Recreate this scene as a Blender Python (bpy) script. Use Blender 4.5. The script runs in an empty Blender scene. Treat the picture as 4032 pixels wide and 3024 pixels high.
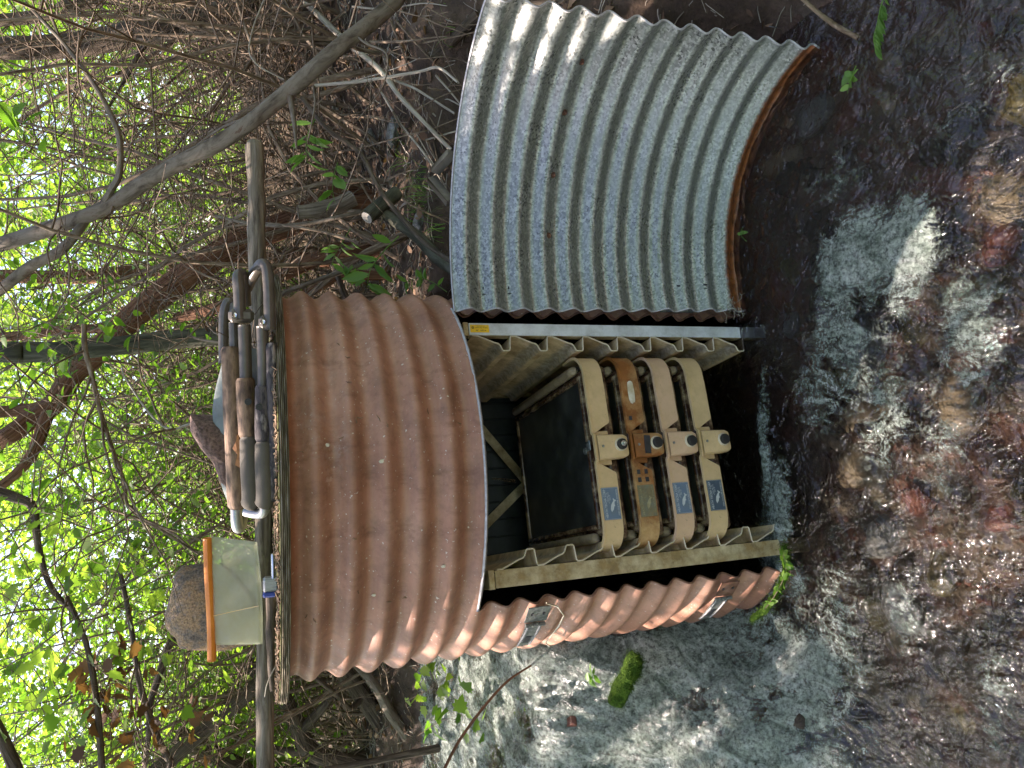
import bpy, math, random
from mathutils import Vector, Matrix, noise, Quaternion
R_ = math.radians
scn = bpy.context.scene
COL = scn.collection

# ------------------------------------------------------------------ camera, world, sun, exposure
EZ = 1.45
FPX = 2795.0
PITCH, ROLL = R_(19.905), R_(-0.8818)
_F = Vector((0, math.cos(PITCH), -math.sin(PITCH)))
_U = Vector((0, math.sin(PITCH), math.cos(PITCH)))
_X = Vector((1, 0, 0))
CX = math.cos(ROLL) * _X + math.sin(ROLL) * _U
CU = -math.sin(ROLL) * _X + math.cos(ROLL) * _U
cam_d = bpy.data.cameras.new('camera')
cam_d.sensor_width = 36.0
cam_d.sensor_fit = 'HORIZONTAL'
cam_d.lens = 36.0 * FPX / 4032.0
cam_d.clip_start = 0.02
cam_d.clip_end = 500
cam = bpy.data.objects.new('camera', cam_d)
COL.objects.link(cam)
_r, _u, _b = -CU, CX, -_F          # the phone was held on its side: picture right = world down
cam.matrix_world = Matrix(((_r.x, _u.x, _b.x, 0), (_r.y, _u.y, _b.y, 0), (_r.z, _u.z, _b.z, EZ), (0, 0, 0, 1)))
scn.camera = cam

SUN_AZ, SUN_EL = R_(-64), R_(50)
SDIR = Vector((math.sin(SUN_AZ) * math.cos(SUN_EL), math.cos(SUN_AZ) * math.cos(SUN_EL), math.sin(SUN_EL)))
w = bpy.data.worlds.new('World')
scn.world = w
w.use_nodes = True
nt = w.node_tree
bg = nt.nodes['Background']
sky = nt.nodes.new('ShaderNodeTexSky')
sky.sky_type = 'NISHITA'
sky.sun_disc = False
sky.sun_elevation = SUN_EL
sky.sun_rotation = SUN_AZ
sky.air_density = 1.0
sky.dust_density = 1.5
nt.links.new(sky.outputs[0], bg.inputs[0])
bg.inputs[1].default_value = 0.15
sun_d = bpy.data.lights.new('sun', 'SUN')
sun_d.energy = 5.0
sun_d.angle = R_(0.55)
sun_d.color = (1.0, 0.95, 0.86)
sun = bpy.data.objects.new('sun', sun_d)
sun.rotation_euler = SDIR.to_track_quat('Z', 'Y').to_euler()
sun.location = SDIR * 20
COL.objects.link(sun)
scn.view_settings.view_transform = 'Standard'
scn.view_settings.look = 'None'
scn.view_settings.exposure = 1.82
scn.view_settings.gamma = 1
scn.view_settings.use_white_balance = True
scn.view_settings.white_balance_temperature = 7000
scn.view_settings.white_balance_tint = 22
scn.cycles.max_bounces = 8
scn.cycles.transparent_max_bounces = 16
scn.cycles.caustics_reflective = False
scn.cycles.caustics_refractive = False
scn.cycles.sample_clamp_indirect = 6.0

# ------------------------------------------------------------------ helpers
CAMP = Vector((0, 0, EZ))
def ray(px, py):
    return _F + CX * (((3024 - py) - 1512) / FPX) + CU * ((2016 - px) / FPX)
def atY(px, py, Y):
    d = ray(px, py)
    return CAMP + d * (Y / d.y)
def atZ(px, py, z):
    d = ray(px, py)
    return CAMP + d * ((z - EZ) / d.z)
def sst(a, b, x):
    t = max(0.0, min(1.0, (x - a) / (b - a)))
    return t * t * (3 - 2 * t)
def lerp(a, b, t):
    return a + (b - a) * t
def nz(x, y=0.0, z=0.0):
    return noise.noise(Vector((x, y, z)))
def fbm(x, y, z=0.0, o=4):
    s = 0; a = 1; f = 1
    for _ in range(o):
        s += a * noise.noise(Vector((x * f, y * f, z + f)))
        a *= .5; f *= 2.03
    return s

class MB:
    def __init__(s):
        s.v = []; s.f = []; s.uv = []
    def vert(s, p, uv=(0, 0)):
        s.v.append(tuple(p)); s.uv.append(uv); return len(s.v) - 1
    def face(s, *i):
        s.f.append(tuple(i))
    def box(s, c, d, rot=None, bev=0.0):
        c = Vector(c); hx, hy, hz = d[0] / 2, d[1] / 2, d[2] / 2
        if bev <= 0:
            P = [(x, y, z) for x in (-hx, hx) for y in (-hy, hy) for z in (-hz, hz)]
            b = len(s.v)
            for p in P:
                q = Vector(p)
                if rot: q = rot @ q
                s.vert(c + q)
            for f in ((0, 1, 3, 2), (4, 6, 7, 5), (0, 4, 5, 1), (2, 3, 7, 6), (0, 2, 6, 4), (1, 5, 7, 3)):
                s.face(*[b + i for i in f])
            return
        bev = min(bev, hx * .9, hy * .9, hz * .9)
        idx = {}
        b = len(s.v)
        n = 0
        for sx in (-1, 1):
            for sy in (-1, 1):
                for sz in (-1, 1):
                    for ax in range(3):
                        h = [hx - bev, hy - bev, hz - bev]
                        h[ax] += bev
                        q = Vector((sx * h[0], sy * h[1], sz * h[2]))
                        if rot: q = rot @ q
                        s.vert(c + q)
                        idx[(sx, sy, sz, ax)] = b + n; n += 1
        for ax in range(3):
            o = [a for a in range(3) if a != ax]
            for sg in (-1, 1):
                q = []
                for a, bb in ((-1, -1), (1, -1), (1, 1), (-1, 1)):
                    k = [0, 0, 0]; k[ax] = sg; k[o[0]] = a; k[o[1]] = bb
                    q.append(idx[(k[0], k[1], k[2], ax)])
                s.face(*q)
        for e in range(3):
            o = [a for a in range(3) if a != e]
            for a in (-1, 1):
                for bb in (-1, 1):
                    q = []
                    for ee, ax in ((-1, o[0]), (1, o[0]), (1, o[1]), (-1, o[1])):
                        k = [0, 0, 0]; k[e] = ee; k[o[0]] = a; k[o[1]] = bb
                        q.append(idx[(k[0], k[1], k[2], ax)])
                    s.face(*q)
        for sx in (-1, 1):
            for sy in (-1, 1):
                for sz in (-1, 1):
                    s.face(*[idx[(sx, sy, sz, a)] for a in range(3)])
    def tube(s, pts, rad, n=8, caps=True, wob=0.0, seed=0):
        pts = [Vector(p) for p in pts]
        m = len(pts)
        if isinstance(rad, (int, float)): rad = [rad] * m
        L = 0; prev = None; rings = []
        ref = None
        for i, p in enumerate(pts):
            a = pts[max(0, i - 1)]; b = pts[min(m - 1, i + 1)]
            t = (b - a)
            if t.length < 1e-9: t = Vector((0, 0, 1))
            t.normalize()
            if ref is None:
                ref = Vector((0, 0, 1)) if abs(t.z) < .9 else Vector((1, 0, 0))
            x = t.cross(ref)
            if x.length < 1e-6:
                ref = Vector((1, 0, 0)) if abs(t.x) < .9 else Vector((0, 1, 0)); x = t.cross(ref)
            x.normalize(); y = x.cross(t); ref = y
            if prev is not None: L += (p - prev).length
            prev = p
            ring = []
            for k in range(n + 1):
                an = 2 * math.pi * (k % n) / n
                r = rad[i]
                if wob: r *= 1 + wob * nz(math.cos(an) * 1.7 + seed, math.sin(an) * 1.7, L * 6 / max(rad[0], .01) * .03 + seed)
                ring.append(s.vert(p + x * (math.cos(an) * r) + y * (math.sin(an) * r), (2 * math.pi * rad[0] * k / n, L)))
            rings.append(ring)
        for i in range(m - 1):
            for k in range(n):
                s.face(rings[i][k], rings[i][k + 1], rings[i + 1][k + 1], rings[i + 1][k])
        if caps:
            for ring, rv in ((rings[0], True), (rings[-1], False)):
                q = ring[:n]
                s.f.append(tuple(reversed(q)) if not rv else tuple(q))
    def poly(s, pts):
        i = [s.vert(p) for p in pts]; s.f.append(tuple(i)); return i
    def disc(s, c, ax, r, h, n=20, r2=None):
        c = Vector(c); ax = Vector(ax).normalized()
        s.tube([c, c + ax * h], [r, r if r2 is None else r2], n)
    def build(s, name, mat, parent=None, smooth=True, off=None, sharp=None):
        me = bpy.data.meshes.new(name)
        if off is not None:
            o = Vector(off); vs = [(a[0] - o.x, a[1] - o.y, a[2] - o.z) for a in s.v]
        else: vs = s.v
        me.from_pydata(vs, [], s.f)
        uvl = me.uv_layers.new(name='UVMap')
        import numpy as np
        li = np.empty(len(me.loops), dtype=np.int32)
        me.loops.foreach_get('vertex_index', li)
        uva = np.array(s.uv, dtype=np.float32)[li]
        uvl.data.foreach_set('uv', uva.ravel())
        me.materials.append(mat)
        if smooth:
            me.polygons.foreach_set('use_smooth', [True] * len(me.polygons))
            if sharp is not None:
                me.set_sharp_from_angle(angle=R_(sharp))
        me.validate(clean_customdata=False); me.update()
        ob = bpy.data.objects.new(name, me)
        COL.objects.link(ob)
        if parent is not None: ob.parent = parent
        elif off is not None: ob.location = off
        return ob

def tag(o, label=None, cat=None, group=None, kind=None):
    if label: o['label'] = label
    if cat: o['category'] = cat
    if group: o['group'] = group
    if kind: o['kind'] = kind
    return o
def thing(name, label, cat, loc=(0, 0, 0), rz=0.0, group=None):
    o = bpy.data.objects.new(name, None)
    o.empty_display_size = .1
    o.location = loc; o.rotation_euler = (0, 0, rz)
    COL.objects.link(o)
    return tag(o, label, cat, group)
def dup(root, loc, rz, label=None, group=None, scale=1.0):
    r = root.copy(); COL.objects.link(r)
    r.location = loc; r.rotation_euler = (0, 0, rz); r.scale = (scale,) * 3
    if label: r['label'] = label
    if group: r['group'] = group
    for ch in list(root.children):
        c = ch.copy(); COL.objects.link(c); c.parent = r
        for g in list(ch.children):
            d = g.copy(); COL.objects.link(d); d.parent = c
    return r

# ------------------------------------------------------------------ materials
def newmat(name):
    m = bpy.data.materials.new(name); m.use_nodes = True
    t = m.node_tree; p = t.nodes['Principled BSDF']
    return m, t, p
def N(t, typ, **kw):
    n = t.nodes.new(typ)
    for k, v in kw.items():
        if hasattr(n, k) and not isinstance(v, tuple): setattr(n, k, v)
    return n
def coords(t, kind='Object', scale=(1, 1, 1)):
    tc = t.nodes.new('ShaderNodeTexCoord'); mp = t.nodes.new('ShaderNodeMapping')
    mp.inputs['Scale'].default_value = scale
    t.links.new(tc.outputs[kind], mp.inputs['Vector'])
    return mp.outputs[0]
def nois(t, vec, scale, detail=6, rough=.6, dist=0.0):
    n = t.nodes.new('ShaderNodeTexNoise')
    n.inputs['Scale'].default_value = scale; n.inputs['Detail'].default_value = detail
    n.inputs['Roughness'].default_value = rough; n.inputs['Distortion'].default_value = dist
    t.links.new(vec, n.inputs['Vector'])
    return n.outputs[0]
def ramp(t, fac, stops):
    r = t.nodes.new('ShaderNodeValToRGB')
    e = r.color_ramp.elements
    while len(e) < len(stops): e.new(.5)
    for i, (pos, c) in enumerate(stops):
        e[i].position = pos
        e[i].color = (c, c, c, 1) if isinstance(c, (int, float)) else (c[0], c[1], c[2], 1)
    t.links.new(fac, r.inputs[0])
    return r.outputs[0]
def mix(t, fac, a, b, mode='MIX'):
    m = t.nodes.new('ShaderNodeMix'); m.data_type = 'RGBA'; m.blend_type = mode
    ins = [m.inputs[0], m.inputs[6], m.inputs[7]]
    for i, v in zip(ins, (fac, a, b)):
        if isinstance(v, (int, float)): i.default_value = v
        elif isinstance(v, tuple): i.default_value = (v[0], v[1], v[2], 1)
        else: t.links.new(v, i)
    return m.outputs[2]
def mth(t, op, a, b=None, clamp=False):
    m = t.nodes.new('ShaderNodeMath'); m.operation = op; m.use_clamp = clamp
    for i, v in enumerate((a, b)):
        if v is None: continue
        if isinstance(v, (int, float)): m.inputs[i].default_value = v
        else: t.links.new(v, m.inputs[i])
    return m.outputs[0]
def bump(t, p, h, strength=.3, dist=.01, chain=None):
    b = t.nodes.new('ShaderNodeBump')
    b.inputs['Strength'].default_value = strength; b.inputs['Distance'].default_value = dist
    t.links.new(h, b.inputs['Height'])
    if chain is not None: t.links.new(chain, b.inputs['Normal'])
    if p is not None: t.links.new(b.outputs[0], p.inputs['Normal'])
    return b.outputs[0]
def setv(t, p, name, v):
    if isinstance(v, (int, float)): p.inputs[name].default_value = v
    elif isinstance(v, tuple): p.inputs[name].default_value = (v[0], v[1], v[2], 1)
    else: t.links.new(v, p.inputs[name])

def simple(name, cols, scale=20, rough=.6, metal=0.0, bmp=.2, bdist=.003, kind='Object', stretch=(1, 1, 1), bscale=None, spec=None):
    m, t, p = newmat(name)
    v = coords(t, kind, stretch)
    n = nois(t, v, scale)
    k = len(cols)
    c = ramp(t, n, [(.3 + .4 * i / max(1, k - 1), col) for i, col in enumerate(cols)])
    setv(t, p, 'Base Color', c)
    setv(t, p, 'Roughness', rough); setv(t, p, 'Metallic', metal)
    if spec is not None: setv(t, p, 'Specular IOR Level', spec)
    if bmp: bump(t, p, nois(t, v, bscale or scale * 3), bmp, bdist)
    return m

def m_paint():
    m, t, p = newmat('brown_painted_steel')
    v = coords(t)
    base = ramp(t, nois(t, v, 3.5, 5), [(.32, (.28, .120, .074)), (.5, (.40, .190, .126)), (.68, (.49, .262, .184))])
    vs = coords(t, 'Object', (1.2, 1.2, 26))
    # grime lying in the valleys of the corrugation and dragged brush marks along the rings
    st = ramp(t, nois(t, vs, 6, 6, .7), [(.42, 0.0), (.66, 1.0)])
    c = mix(t, mth(t, 'MULTIPLY', st, .45), base, (.40, .22, .14))
    gr = ramp(t, nois(t, v, 9, 8, .75), [(.44, 0.0), (.62, 1.0)])
    c = mix(t, mth(t, 'MULTIPLY', gr, .5), c, (.15, .08, .055))
    rn = ramp(t, nois(t, coords(t, 'Object', (1, 1, .07)), 34, 6, .7), [(.52, 0.0), (.68, 1.0)])
    c = mix(t, mth(t, 'MULTIPLY', rn, .45), c, (.15, .06, .035))
    pk = ramp(t, nois(t, v, 5, 9, .8), [(.63, 0.0), (.645, 1.0)])
    c = mix(t, mth(t, 'MULTIPLY', pk, .55), c, (.50, .33, .27))
    # dusty pale bloom and droppings
    sp = ramp(t, nois(t, v, 120, 2, .5), [(.69, 0.0), (.73, 1.0)])
    c = mix(t, mth(t, 'MULTIPLY', sp, .8), c, (.66, .60, .52))
    bl = ramp(t, nois(t, v, 2.2, 6, .65), [(.58, 0.0), (.75, 1.0)])
    blf = ramp(t, nois(t, v, 60, 4, .7), [(.42, 0.0), (.58, 1.0)])
    c = mix(t, mth(t, 'MULTIPLY', mth(t, 'MULTIPLY', bl, blf), .55), c, (.52, .42, .36))
    setv(t, p, 'Base Color', c)
    setv(t, p, 'Roughness', ramp(t, nois(t, v, 14, 4), [(.3, .42), (.7, .62)]))
    setv(t, p, 'Specular IOR Level', .4)
    b1 = bump(t, None, nois(t, vs, 12, 5), .12, .004)
    bump(t, p, nois(t, v, 160, 3), .18, .0015, b1)
    return m
def m_galv(name, dark=1.0, door=False):
    m, t, p = newmat(name)
    v = coords(t)
    vo = t.nodes.new('ShaderNodeTexVoronoi'); vo.inputs['Scale'].default_value = 170
    t.links.new(v, vo.inputs['Vector'])
    sep = t.nodes.new('ShaderNodeSeparateColor'); t.links.new(vo.outputs['Color'], sep.inputs[0])
    sp = sep.outputs[0]
    c = ramp(t, sp, [(0, (.12 * dark, .125 * dark, .115 * dark)), (.5, (.24 * dark, .25 * dark, .235 * dark)), (1, (.46 * dark, .47 * dark, .44 * dark))])
    g = ramp(t, nois(t, v, 7, 7, .7), [(.38, 0.0), (.68, 1.0)])
    c = mix(t, mth(t, 'MULTIPLY', g, .55), c, (.30 * dark, .33 * dark, .31 * dark))
    dk = ramp(t, nois(t, coords(t, 'Object', (1, 1, .45)), 3.2, 6, .7), [(.45, 0.0), (.7, 1.0)])
    c = mix(t, mth(t, 'MULTIPLY', dk, .5), c, (.19 * dark, .20 * dark, .18 * dark))
    w2 = ramp(t, nois(t, v, 45, 5, .7), [(.6, 0.0), (.72, 1.0)])
    c = mix(t, mth(t, 'MULTIPLY', w2, .45), c, (.66, .70, .66))
    met = .5
    if door:
        # rust line along the foot of the sheet, ragged upper edge
        sx = t.nodes.new('ShaderNodeSeparateXYZ'); t.links.new(v, sx.inputs[0])
        h = mth(t, 'ADD', sx.outputs[2], mth(t, 'MULTIPLY', nois(t, coords(t, 'Object', (1, 1, .25)), 70, 4), .028))
        rf = ramp(t, h, [(.074, 1.0), (.086, 0.0)])
        rc = ramp(t, nois(t, v, 40, 6), [(.35, (.10, .035, .015)), (.6, (.30, .10, .035))])
        c = mix(t, rf, c, rc)
        met = mth(t, 'MULTIPLY', mth(t, 'SUBTRACT', 1.0, rf), .5)
        blk = ramp(t, nois(t, v, 60, 2), [(.735, 0.0), (.75, 1.0)])
        c = mix(t, mth(t, 'MULTIPLY', blk, .7), c, (.05, .05, .045))
    setv(t, p, 'Base Color', c); setv(t, p, 'Metallic', met)
    setv(t, p, 'Roughness', mth(t, 'ADD', mth(t, 'MULTIPLY', sp, .16), mth(t, 'ADD', mth(t, 'MULTIPLY', g, .16), .22)))
    bump(t, p, sp, .12, .001)
    return m
def m_bark(name, cols, su=1.0, sv=.16, scale=60, bmp=.9, bd=.01, rough=.85):
    m, t, p = newmat(name)
    v = coords(t, 'UV', (su, sv, 1))
    n = nois(t, v, scale, 8, .68, .6)
    k = len(cols)
    c = ramp(t, n, [(.34 + .34 * i / (k - 1), col) for i, col in enumerate(cols)])
    v2 = coords(t, 'Object')
    li = ramp(t, nois(t, v2, 9, 6), [(.55, 0.0), (.7, 1.0)])
    c = mix(t, mth(t, 'MULTIPLY', li, .35), c, (cols[-1][0] * 1.25, cols[-1][1] * 1.3, cols[-1][2] * 1.2))
    setv(t, p, 'Base Color', c); setv(t, p, 'Roughness', rough); setv(t, p, 'Specular IOR Level', .2)
    bump(t, p, n, bmp, bd)
    return m
def m_leaf(name, a, b, trans=.5, rough=.45):
    m, t, p = newmat(name)
    g = t.nodes.new('ShaderNodeNewGeometry')
    c = ramp(t, g.outputs['Random Per Island'], [(0, a), (1, b)])
    setv(t, p, 'Base Color', c); setv(t, p, 'Roughness', rough); setv(t, p, 'Specular IOR Level', .35)
    tr = t.nodes.new('ShaderNodeBsdfTranslucent')
    tc = mix(t, 1.0, c, (1.45, 1.6, .75), 'MULTIPLY')
    t.links.new(tc, tr.inputs[0])
    ms = t.nodes.new('ShaderNodeMixShader'); ms.inputs[0].default_value = trans
    out = t.nodes['Material Output']
    t.links.new(p.outputs[0], ms.inputs[1]); t.links.new(tr.outputs[0], ms.inputs[2]); t.links.new(ms.outputs[0], out.inputs[0])
    return m
def m_stained(name, base, stain, amt, edge=.55, scale=9, rough=.4, bmp=.08, stretch=(1, 1, 1), fine=True):
    m, t, p = newmat(name)
    v = coords(t, 'Object', stretch)
    b = ramp(t, nois(t, v, 16, 5), [(.3, tuple(x * .88 for x in base)), (.7, base)])
    f = ramp(t, nois(t, v, scale, 8, .72), [(edge - .12, 0.0), (edge + .12, 1.0)])
    sc = ramp(t, nois(t, v, scale * 3, 5), [(.35, tuple(x * .55 for x in stain)), (.65, stain)])
    c = mix(t, mth(t, 'MULTIPLY', f, amt), b, sc)
    if fine:
        s = ramp(t, nois(t, v, 150, 3), [(.66, 0.0), (.7, 1.0)])
        c = mix(t, mth(t, 'MULTIPLY', s, .35), c, tuple(x * .35 for x in stain))
    setv(t, p, 'Base Color', c); setv(t, p, 'Roughness', rough)
    bump(t, p, nois(t, v, 60, 6), bmp, .004)
    return m

PAINT = m_paint()
GALV = m_galv('galvanised_steel', .8)
GALVD = m_galv('galvanised_door_sheet', 1.0, True)
SHADEIN = simple('shade_black_galv', [(.02, .022, .022), (.045, .045, .04)], 12, .5, .3)  # galvanised inside; the drum's inner shade is put into this near-black colour
EDGE = simple('bare_cut_edge', [(.30, .29, .29), (.52, .51, .53)], 90, .6, .3, .4)
RUSTY = simple('rusty_steel', [(.07, .035, .025), (.20, .09, .055), (.30, .17, .12)], 25, .75, .2, .5)
PLY = simple('weathered_plywood', [(.025, .02, .012), (.13, .105, .065), (.36, .32, .25)], 14, .9, 0, .8, .004, stretch=(1, 1, 22), spec=.2)
PLYTOP = simple('mossy_board_top', [(.06, .05, .03), (.12, .10, .05), (.10, .12, .03), (.25, .2, .14)], 18, .95, 0, .8, .006, spec=.2)
LOGM = m_bark('grey_driftwood', [(.05, .038, .027), (.17, .14, .105), (.31, .265, .21)], 1, .05, 120, 1.0, .006)
LITTERM = simple('needle_litter', [(.06, .035, .02), (.2, .12, .07), (.35, .25, .15)], 30, .9)
FRAMEC = m_stained('aluminium_frame', (.66, .68, .70), (.30, .29, .25), .6, .56, 14, .38)
FRAMED = m_stained('dirty_aluminium_frame', (.66, .53, .33), (.30, .18, .06), .9, .47, 11, .55)
PANELM = m_stained('grimy_fibreglass', (.78, .57, .34), (.34, .19, .07), .85, .52, 10, .5, .15)
_t = PANELM.node_tree; _p = _t.nodes['Principled BSDF']
_v = coords(_t); _sx = _t.nodes.new('ShaderNodeSeparateXYZ'); _t.links.new(_v, _sx.inputs[0])
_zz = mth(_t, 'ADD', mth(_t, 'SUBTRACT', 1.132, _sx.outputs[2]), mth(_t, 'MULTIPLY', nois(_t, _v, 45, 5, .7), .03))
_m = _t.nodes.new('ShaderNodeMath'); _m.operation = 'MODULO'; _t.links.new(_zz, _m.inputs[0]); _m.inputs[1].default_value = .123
_g = ramp(_t, mth(_t, 'DIVIDE', _m.outputs[0], .123), [(.60, 0.0), (.70, 1.0), (.83, 1.0), (.90, 0.0)])  # grime band along each rib, also standing in for the steps' shading
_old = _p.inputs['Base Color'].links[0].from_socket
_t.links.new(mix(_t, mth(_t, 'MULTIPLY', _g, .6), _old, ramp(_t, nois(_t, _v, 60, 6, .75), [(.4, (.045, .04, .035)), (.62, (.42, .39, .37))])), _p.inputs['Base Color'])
PANELE = simple('cream_fibreglass_edge', [(.55, .44, .30), (.70, .60, .44)], 50, .5)
BEIGE = m_stained('beige_plastic', (.68, .465, .25), (.42, .28, .12), .55, .6, 7, .36, .03)
BEIGE2 = m_stained('stained_beige_plastic', (.62, .40, .18), (.30, .095, .018), .97, .44, 6, .42, .05)
BEIGE3 = m_stained('pinkish_beige_plastic', (.67, .43, .27), (.42, .26, .12), .5, .62, 7, .36, .03)
RIMM = m_stained('wet_stained_rim', (.50, .34, .20), (.05, .018, .01), .97, .42, 14, .16, .3)
BARM = m_stained('grimy_cream_rail', (.42, .31, .20), (.07, .035, .015), .9, .56, 12, .3, .1)
SCREENM = simple('black_mesh_screen', [(.010, .012, .011), (.035, .037, .034), (.085, .085, .075)], 11, .3, 0, .35, .001, bscale=600)
RUBBER = simple('black_rubber', [(.012, .012, .012), (.025, .025, .025)], 30, .45, 0, .1)
CHROME = simple('bright_screw', [(.5, .5, .48), (.75, .75, .72)], 50, .25, 1, .1)
BLUE = m_stained('faded_blue_label', (.13, .19, .27), (.20, .22, .22), .5, .55, 20, .4, .0)
BLUE2 = m_stained('faded_green_label', (.17, .18, .13), (.25, .17, .07), .8, .5, 25, .5, .0)
BLUE4 = m_stained('dark_blue_label', (.055, .085, .12), (.12, .15, .15), .5, .6, 20, .4, .0)
LETTER = simple('pale_letters', [(.42, .45, .47), (.55, .57, .58)], 60, .5, 0, 0)
LETTER2 = simple('tarnished_letters', [(.22, .17, .07), (.38, .34, .2)], 60, .5, 0, 0)
YELLOW = simple('yellow_sticker', [(.80, .45, .015), (.85, .52, .03)], 40, .4, 0, 0)
BLACKINK = simple('black_ink', [(.02, .02, .015), (.04, .035, .02)], 40, .5, 0, 0)
WHITEP = simple('old_white_paper', [(.45, .35, .2), (.75, .70, .6)], 30, .7, 0, .2)
BLKTAPE = simple('black_tape', [(.012, .012, .014), (.04, .04, .045)], 50, .4, 0, .1)
TUBEM = simple('taupe_powder_coat', [(.085, .07, .055), (.125, .105, .085)], 40, .36, .2, .08)
SILVER = simple('scuffed_silver_tube', [(.28, .275, .26), (.45, .44, .42)], 30, .38, .8, .05)
CAMO = simple('brown_camo_cloth', [(.02, .012, .008), (.12, .07, .042), (.26, .16, .10), (.05, .03, .02), (.18, .11, .065)], 22, .8, 0, .5, .003, stretch=(.35, 1, 1), bscale=90)
BARKCAMO = simple('bark_camo_cloth', [(.008, .006, .008), (.09, .07, .065), (.02, .015, .018), (.28, .23, .2)], 45, .8, 0, .5, .003, stretch=(.3, 1, 1), bscale=90)
TAUPE = simple('taupe_padded_cloth', [(.07, .056, .042), (.10, .083, .062)], 10, .75, 0, .3, .002, bscale=300)
GREYBAG = simple('grey_green_mesh_cloth', [(.09, .10, .09), (.20, .22, .20), (.13, .14, .125)], 9, .6, 0, .5, .006)
LEAFPRINT = simple('orange_leaf_print', [(.16, .05, .02), (.38, .16, .06), (.24, .09, .035)], 40, .8, 0, .2)
def m_rock(name, cols, scale=9, rough=.85, bmp=1.0, spec=.3):
    m, t, p = newmat(name)
    v = coords(t)
    n = nois(t, v, scale, 10, .72)
    k = len(cols)
    c = ramp(t, n, [(.32 + .36 * i / (k - 1), col) for i, col in enumerate(cols)])
    sp = ramp(t, nois(t, v, scale * 12, 4, .6), [(.36, .35), (.5, 1.0), (.66, 1.5)])
    c = mix(t, .7, c, mix(t, 1.0, c, sp, 'MULTIPLY'))
    setv(t, p, 'Base Color', c); setv(t, p, 'Roughness', rough); setv(t, p, 'Specular IOR Level', spec)
    b = bump(t, None, n, bmp * .6, .02)
    bump(t, p, nois(t, v, scale * 9, 6), bmp, .004, b)
    return m
ROCK1 = m_rock('mauve_brown_rock', [(.05, .028, .022), (.20, .125, .10), (.36, .26, .22)])
ROCK2 = m_rock('grey_tan_rock', [(.045, .04, .042), (.20, .155, .125), (.36, .22, .12), (.14, .13, .14)], 14)
WOODCUT = simple('pale_cut_wood', [(.30, .27, .22), (.48, .44, .38)], 30, .85, 0, .5, stretch=(1, 1, 6))
TWIG = m_bark('dead_twig', [(.06, .038, .024), (.18, .13, .09), (.33, .265, .20)], 1, .3, 60, .3, .001)
PALEST = m_bark('pale_stick', [(.20, .17, .13), (.36, .32, .26), (.50, .45, .38)], 1, .1, 90, .4, .002)
BARK_G = m_bark('grey_smooth_bark', [(.055, .042, .03), (.13, .105, .078), (.19, .16, .125), (.11, .06, .04)], 1, .5, 22, .5, .003)
BARK_R = m_bark('red_shaggy_bark', [(.05, .022, .012), (.19, .09, .05), (.33, .18, .11)], 1, .05, 70, 1.0, .012)
BARK_D = m_bark('dark_ridged_bark', [(.03, .022, .016), (.10, .075, .055), (.19, .15, .115)], 1, .12, 60, 1.0, .01)
BARK_V = m_bark('greenish_bark', [(.03, .028, .02), (.075, .075, .052), (.15, .145, .11)], 1, .25, 30, .8, .006)
LEAF_A = m_leaf('bright_leaf', (.06, .15, .02), (.18, .31, .045), .58)
LEAF_B = m_leaf('sunlit_leaf', (.09, .18, .03), (.27, .37, .07), .6)
LEAF_P = m_leaf('pale_herb_leaf', (.10, .22, .04), (.20, .36, .10), .5)
LEAF_D = m_leaf('dead_leaf', (.08, .035, .018), (.22, .11, .055), .25, .7)
LEAF_L = m_leaf('litter_leaf', (.07, .035, .02), (.36, .22, .14), .15, .8)
GRASS = m_leaf('grass_blade', (.09, .17, .03), (.16, .30, .07), .4)
MOSS = simple('green_moss', [(.015, .035, .006), (.055, .11, .014), (.11, .18, .025)], 60, .9, 0, 1.0, .01, spec=.1)

# ------------------------------------------------------------------ ground, stream bed and water
def water_z(x, y):
    z = -.145 - .035 * max(0, 1.8 - y)
    q = sst(1.85, 2.3, y); lf = 1 - sst(lerp(-1.16, -.92, q), lerp(-.80, -.66, q), x)
    rise = .34 * sst(1.42 + .07 * nz(x * 4, 3.1), 1.95 + .08 * nz(x * 4, 8.1), y)
    steep = .36 * sst(1.98 + .07 * nz(x * 3, 1.3), 2.34 + .08 * nz(x * 3, 7.7), y)
    return z + lf * (rise + steep + .10 * sst(2.4, 3.6, y))
def ground_z(x, y):
    bed = water_z(x, y) - (.085 + .03 * fbm(x * 2.1, y * 2.1, 3.3))
    # bank to the right of and behind the shelter
    edge = 1.03 + .05 * nz(y * 2.1, 4.0)
    b1 = sst(edge - .05, edge + .28, x) * sst(.9, 1.7, y)
    far_edge = 2.24
    b2 = sst(far_edge - .1, far_edge + .45, y) * sst(-.74, -.5, x)
    m = max(b1, b2, sst(3.45, 3.9, y), sst(-3.0, -3.6, x), sst(1.9, 2.6, x))
    hi = .06 + .76 * sst(1.7, 2.75, y) + .05 * sst(3, 6, y) + .40 * sst(.55, 2.2, x) * sst(2.3, 4.2, y) + .25 * sst(1.2, 3, x)
    hi += .05 * fbm(x * 1.7, y * 1.7, 9.0) + .018 * fbm(x * 9, y * 9, 2.0, 3)
    if y > 7: hi += .5 * fbm(x * .1, y * .1, 1.0) * sst(7, 14, y)
    z = lerp(bed, hi, m)
    # the shelter stands in a pocket of the bed
    d = math.hypot(x + .298, y - 2.366)
    if d < .72: z = lerp(min(z, -.25), z, sst(.60, .72, d))
    return z
def axis(a, b, near_a, near_b, step):
    out = []
    v = near_a
    while v < near_b: out.append(v); v += step
    s = step; v = near_b
    while v < b: out.append(v); s *= 1.16; v += s
    out.append(b)
    s = step; v = near_a - s
    L = []
    while v > a: L.append(v); s *= 1.16; v -= s
    L.append(a)
    return list(reversed(L)) + out
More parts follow.
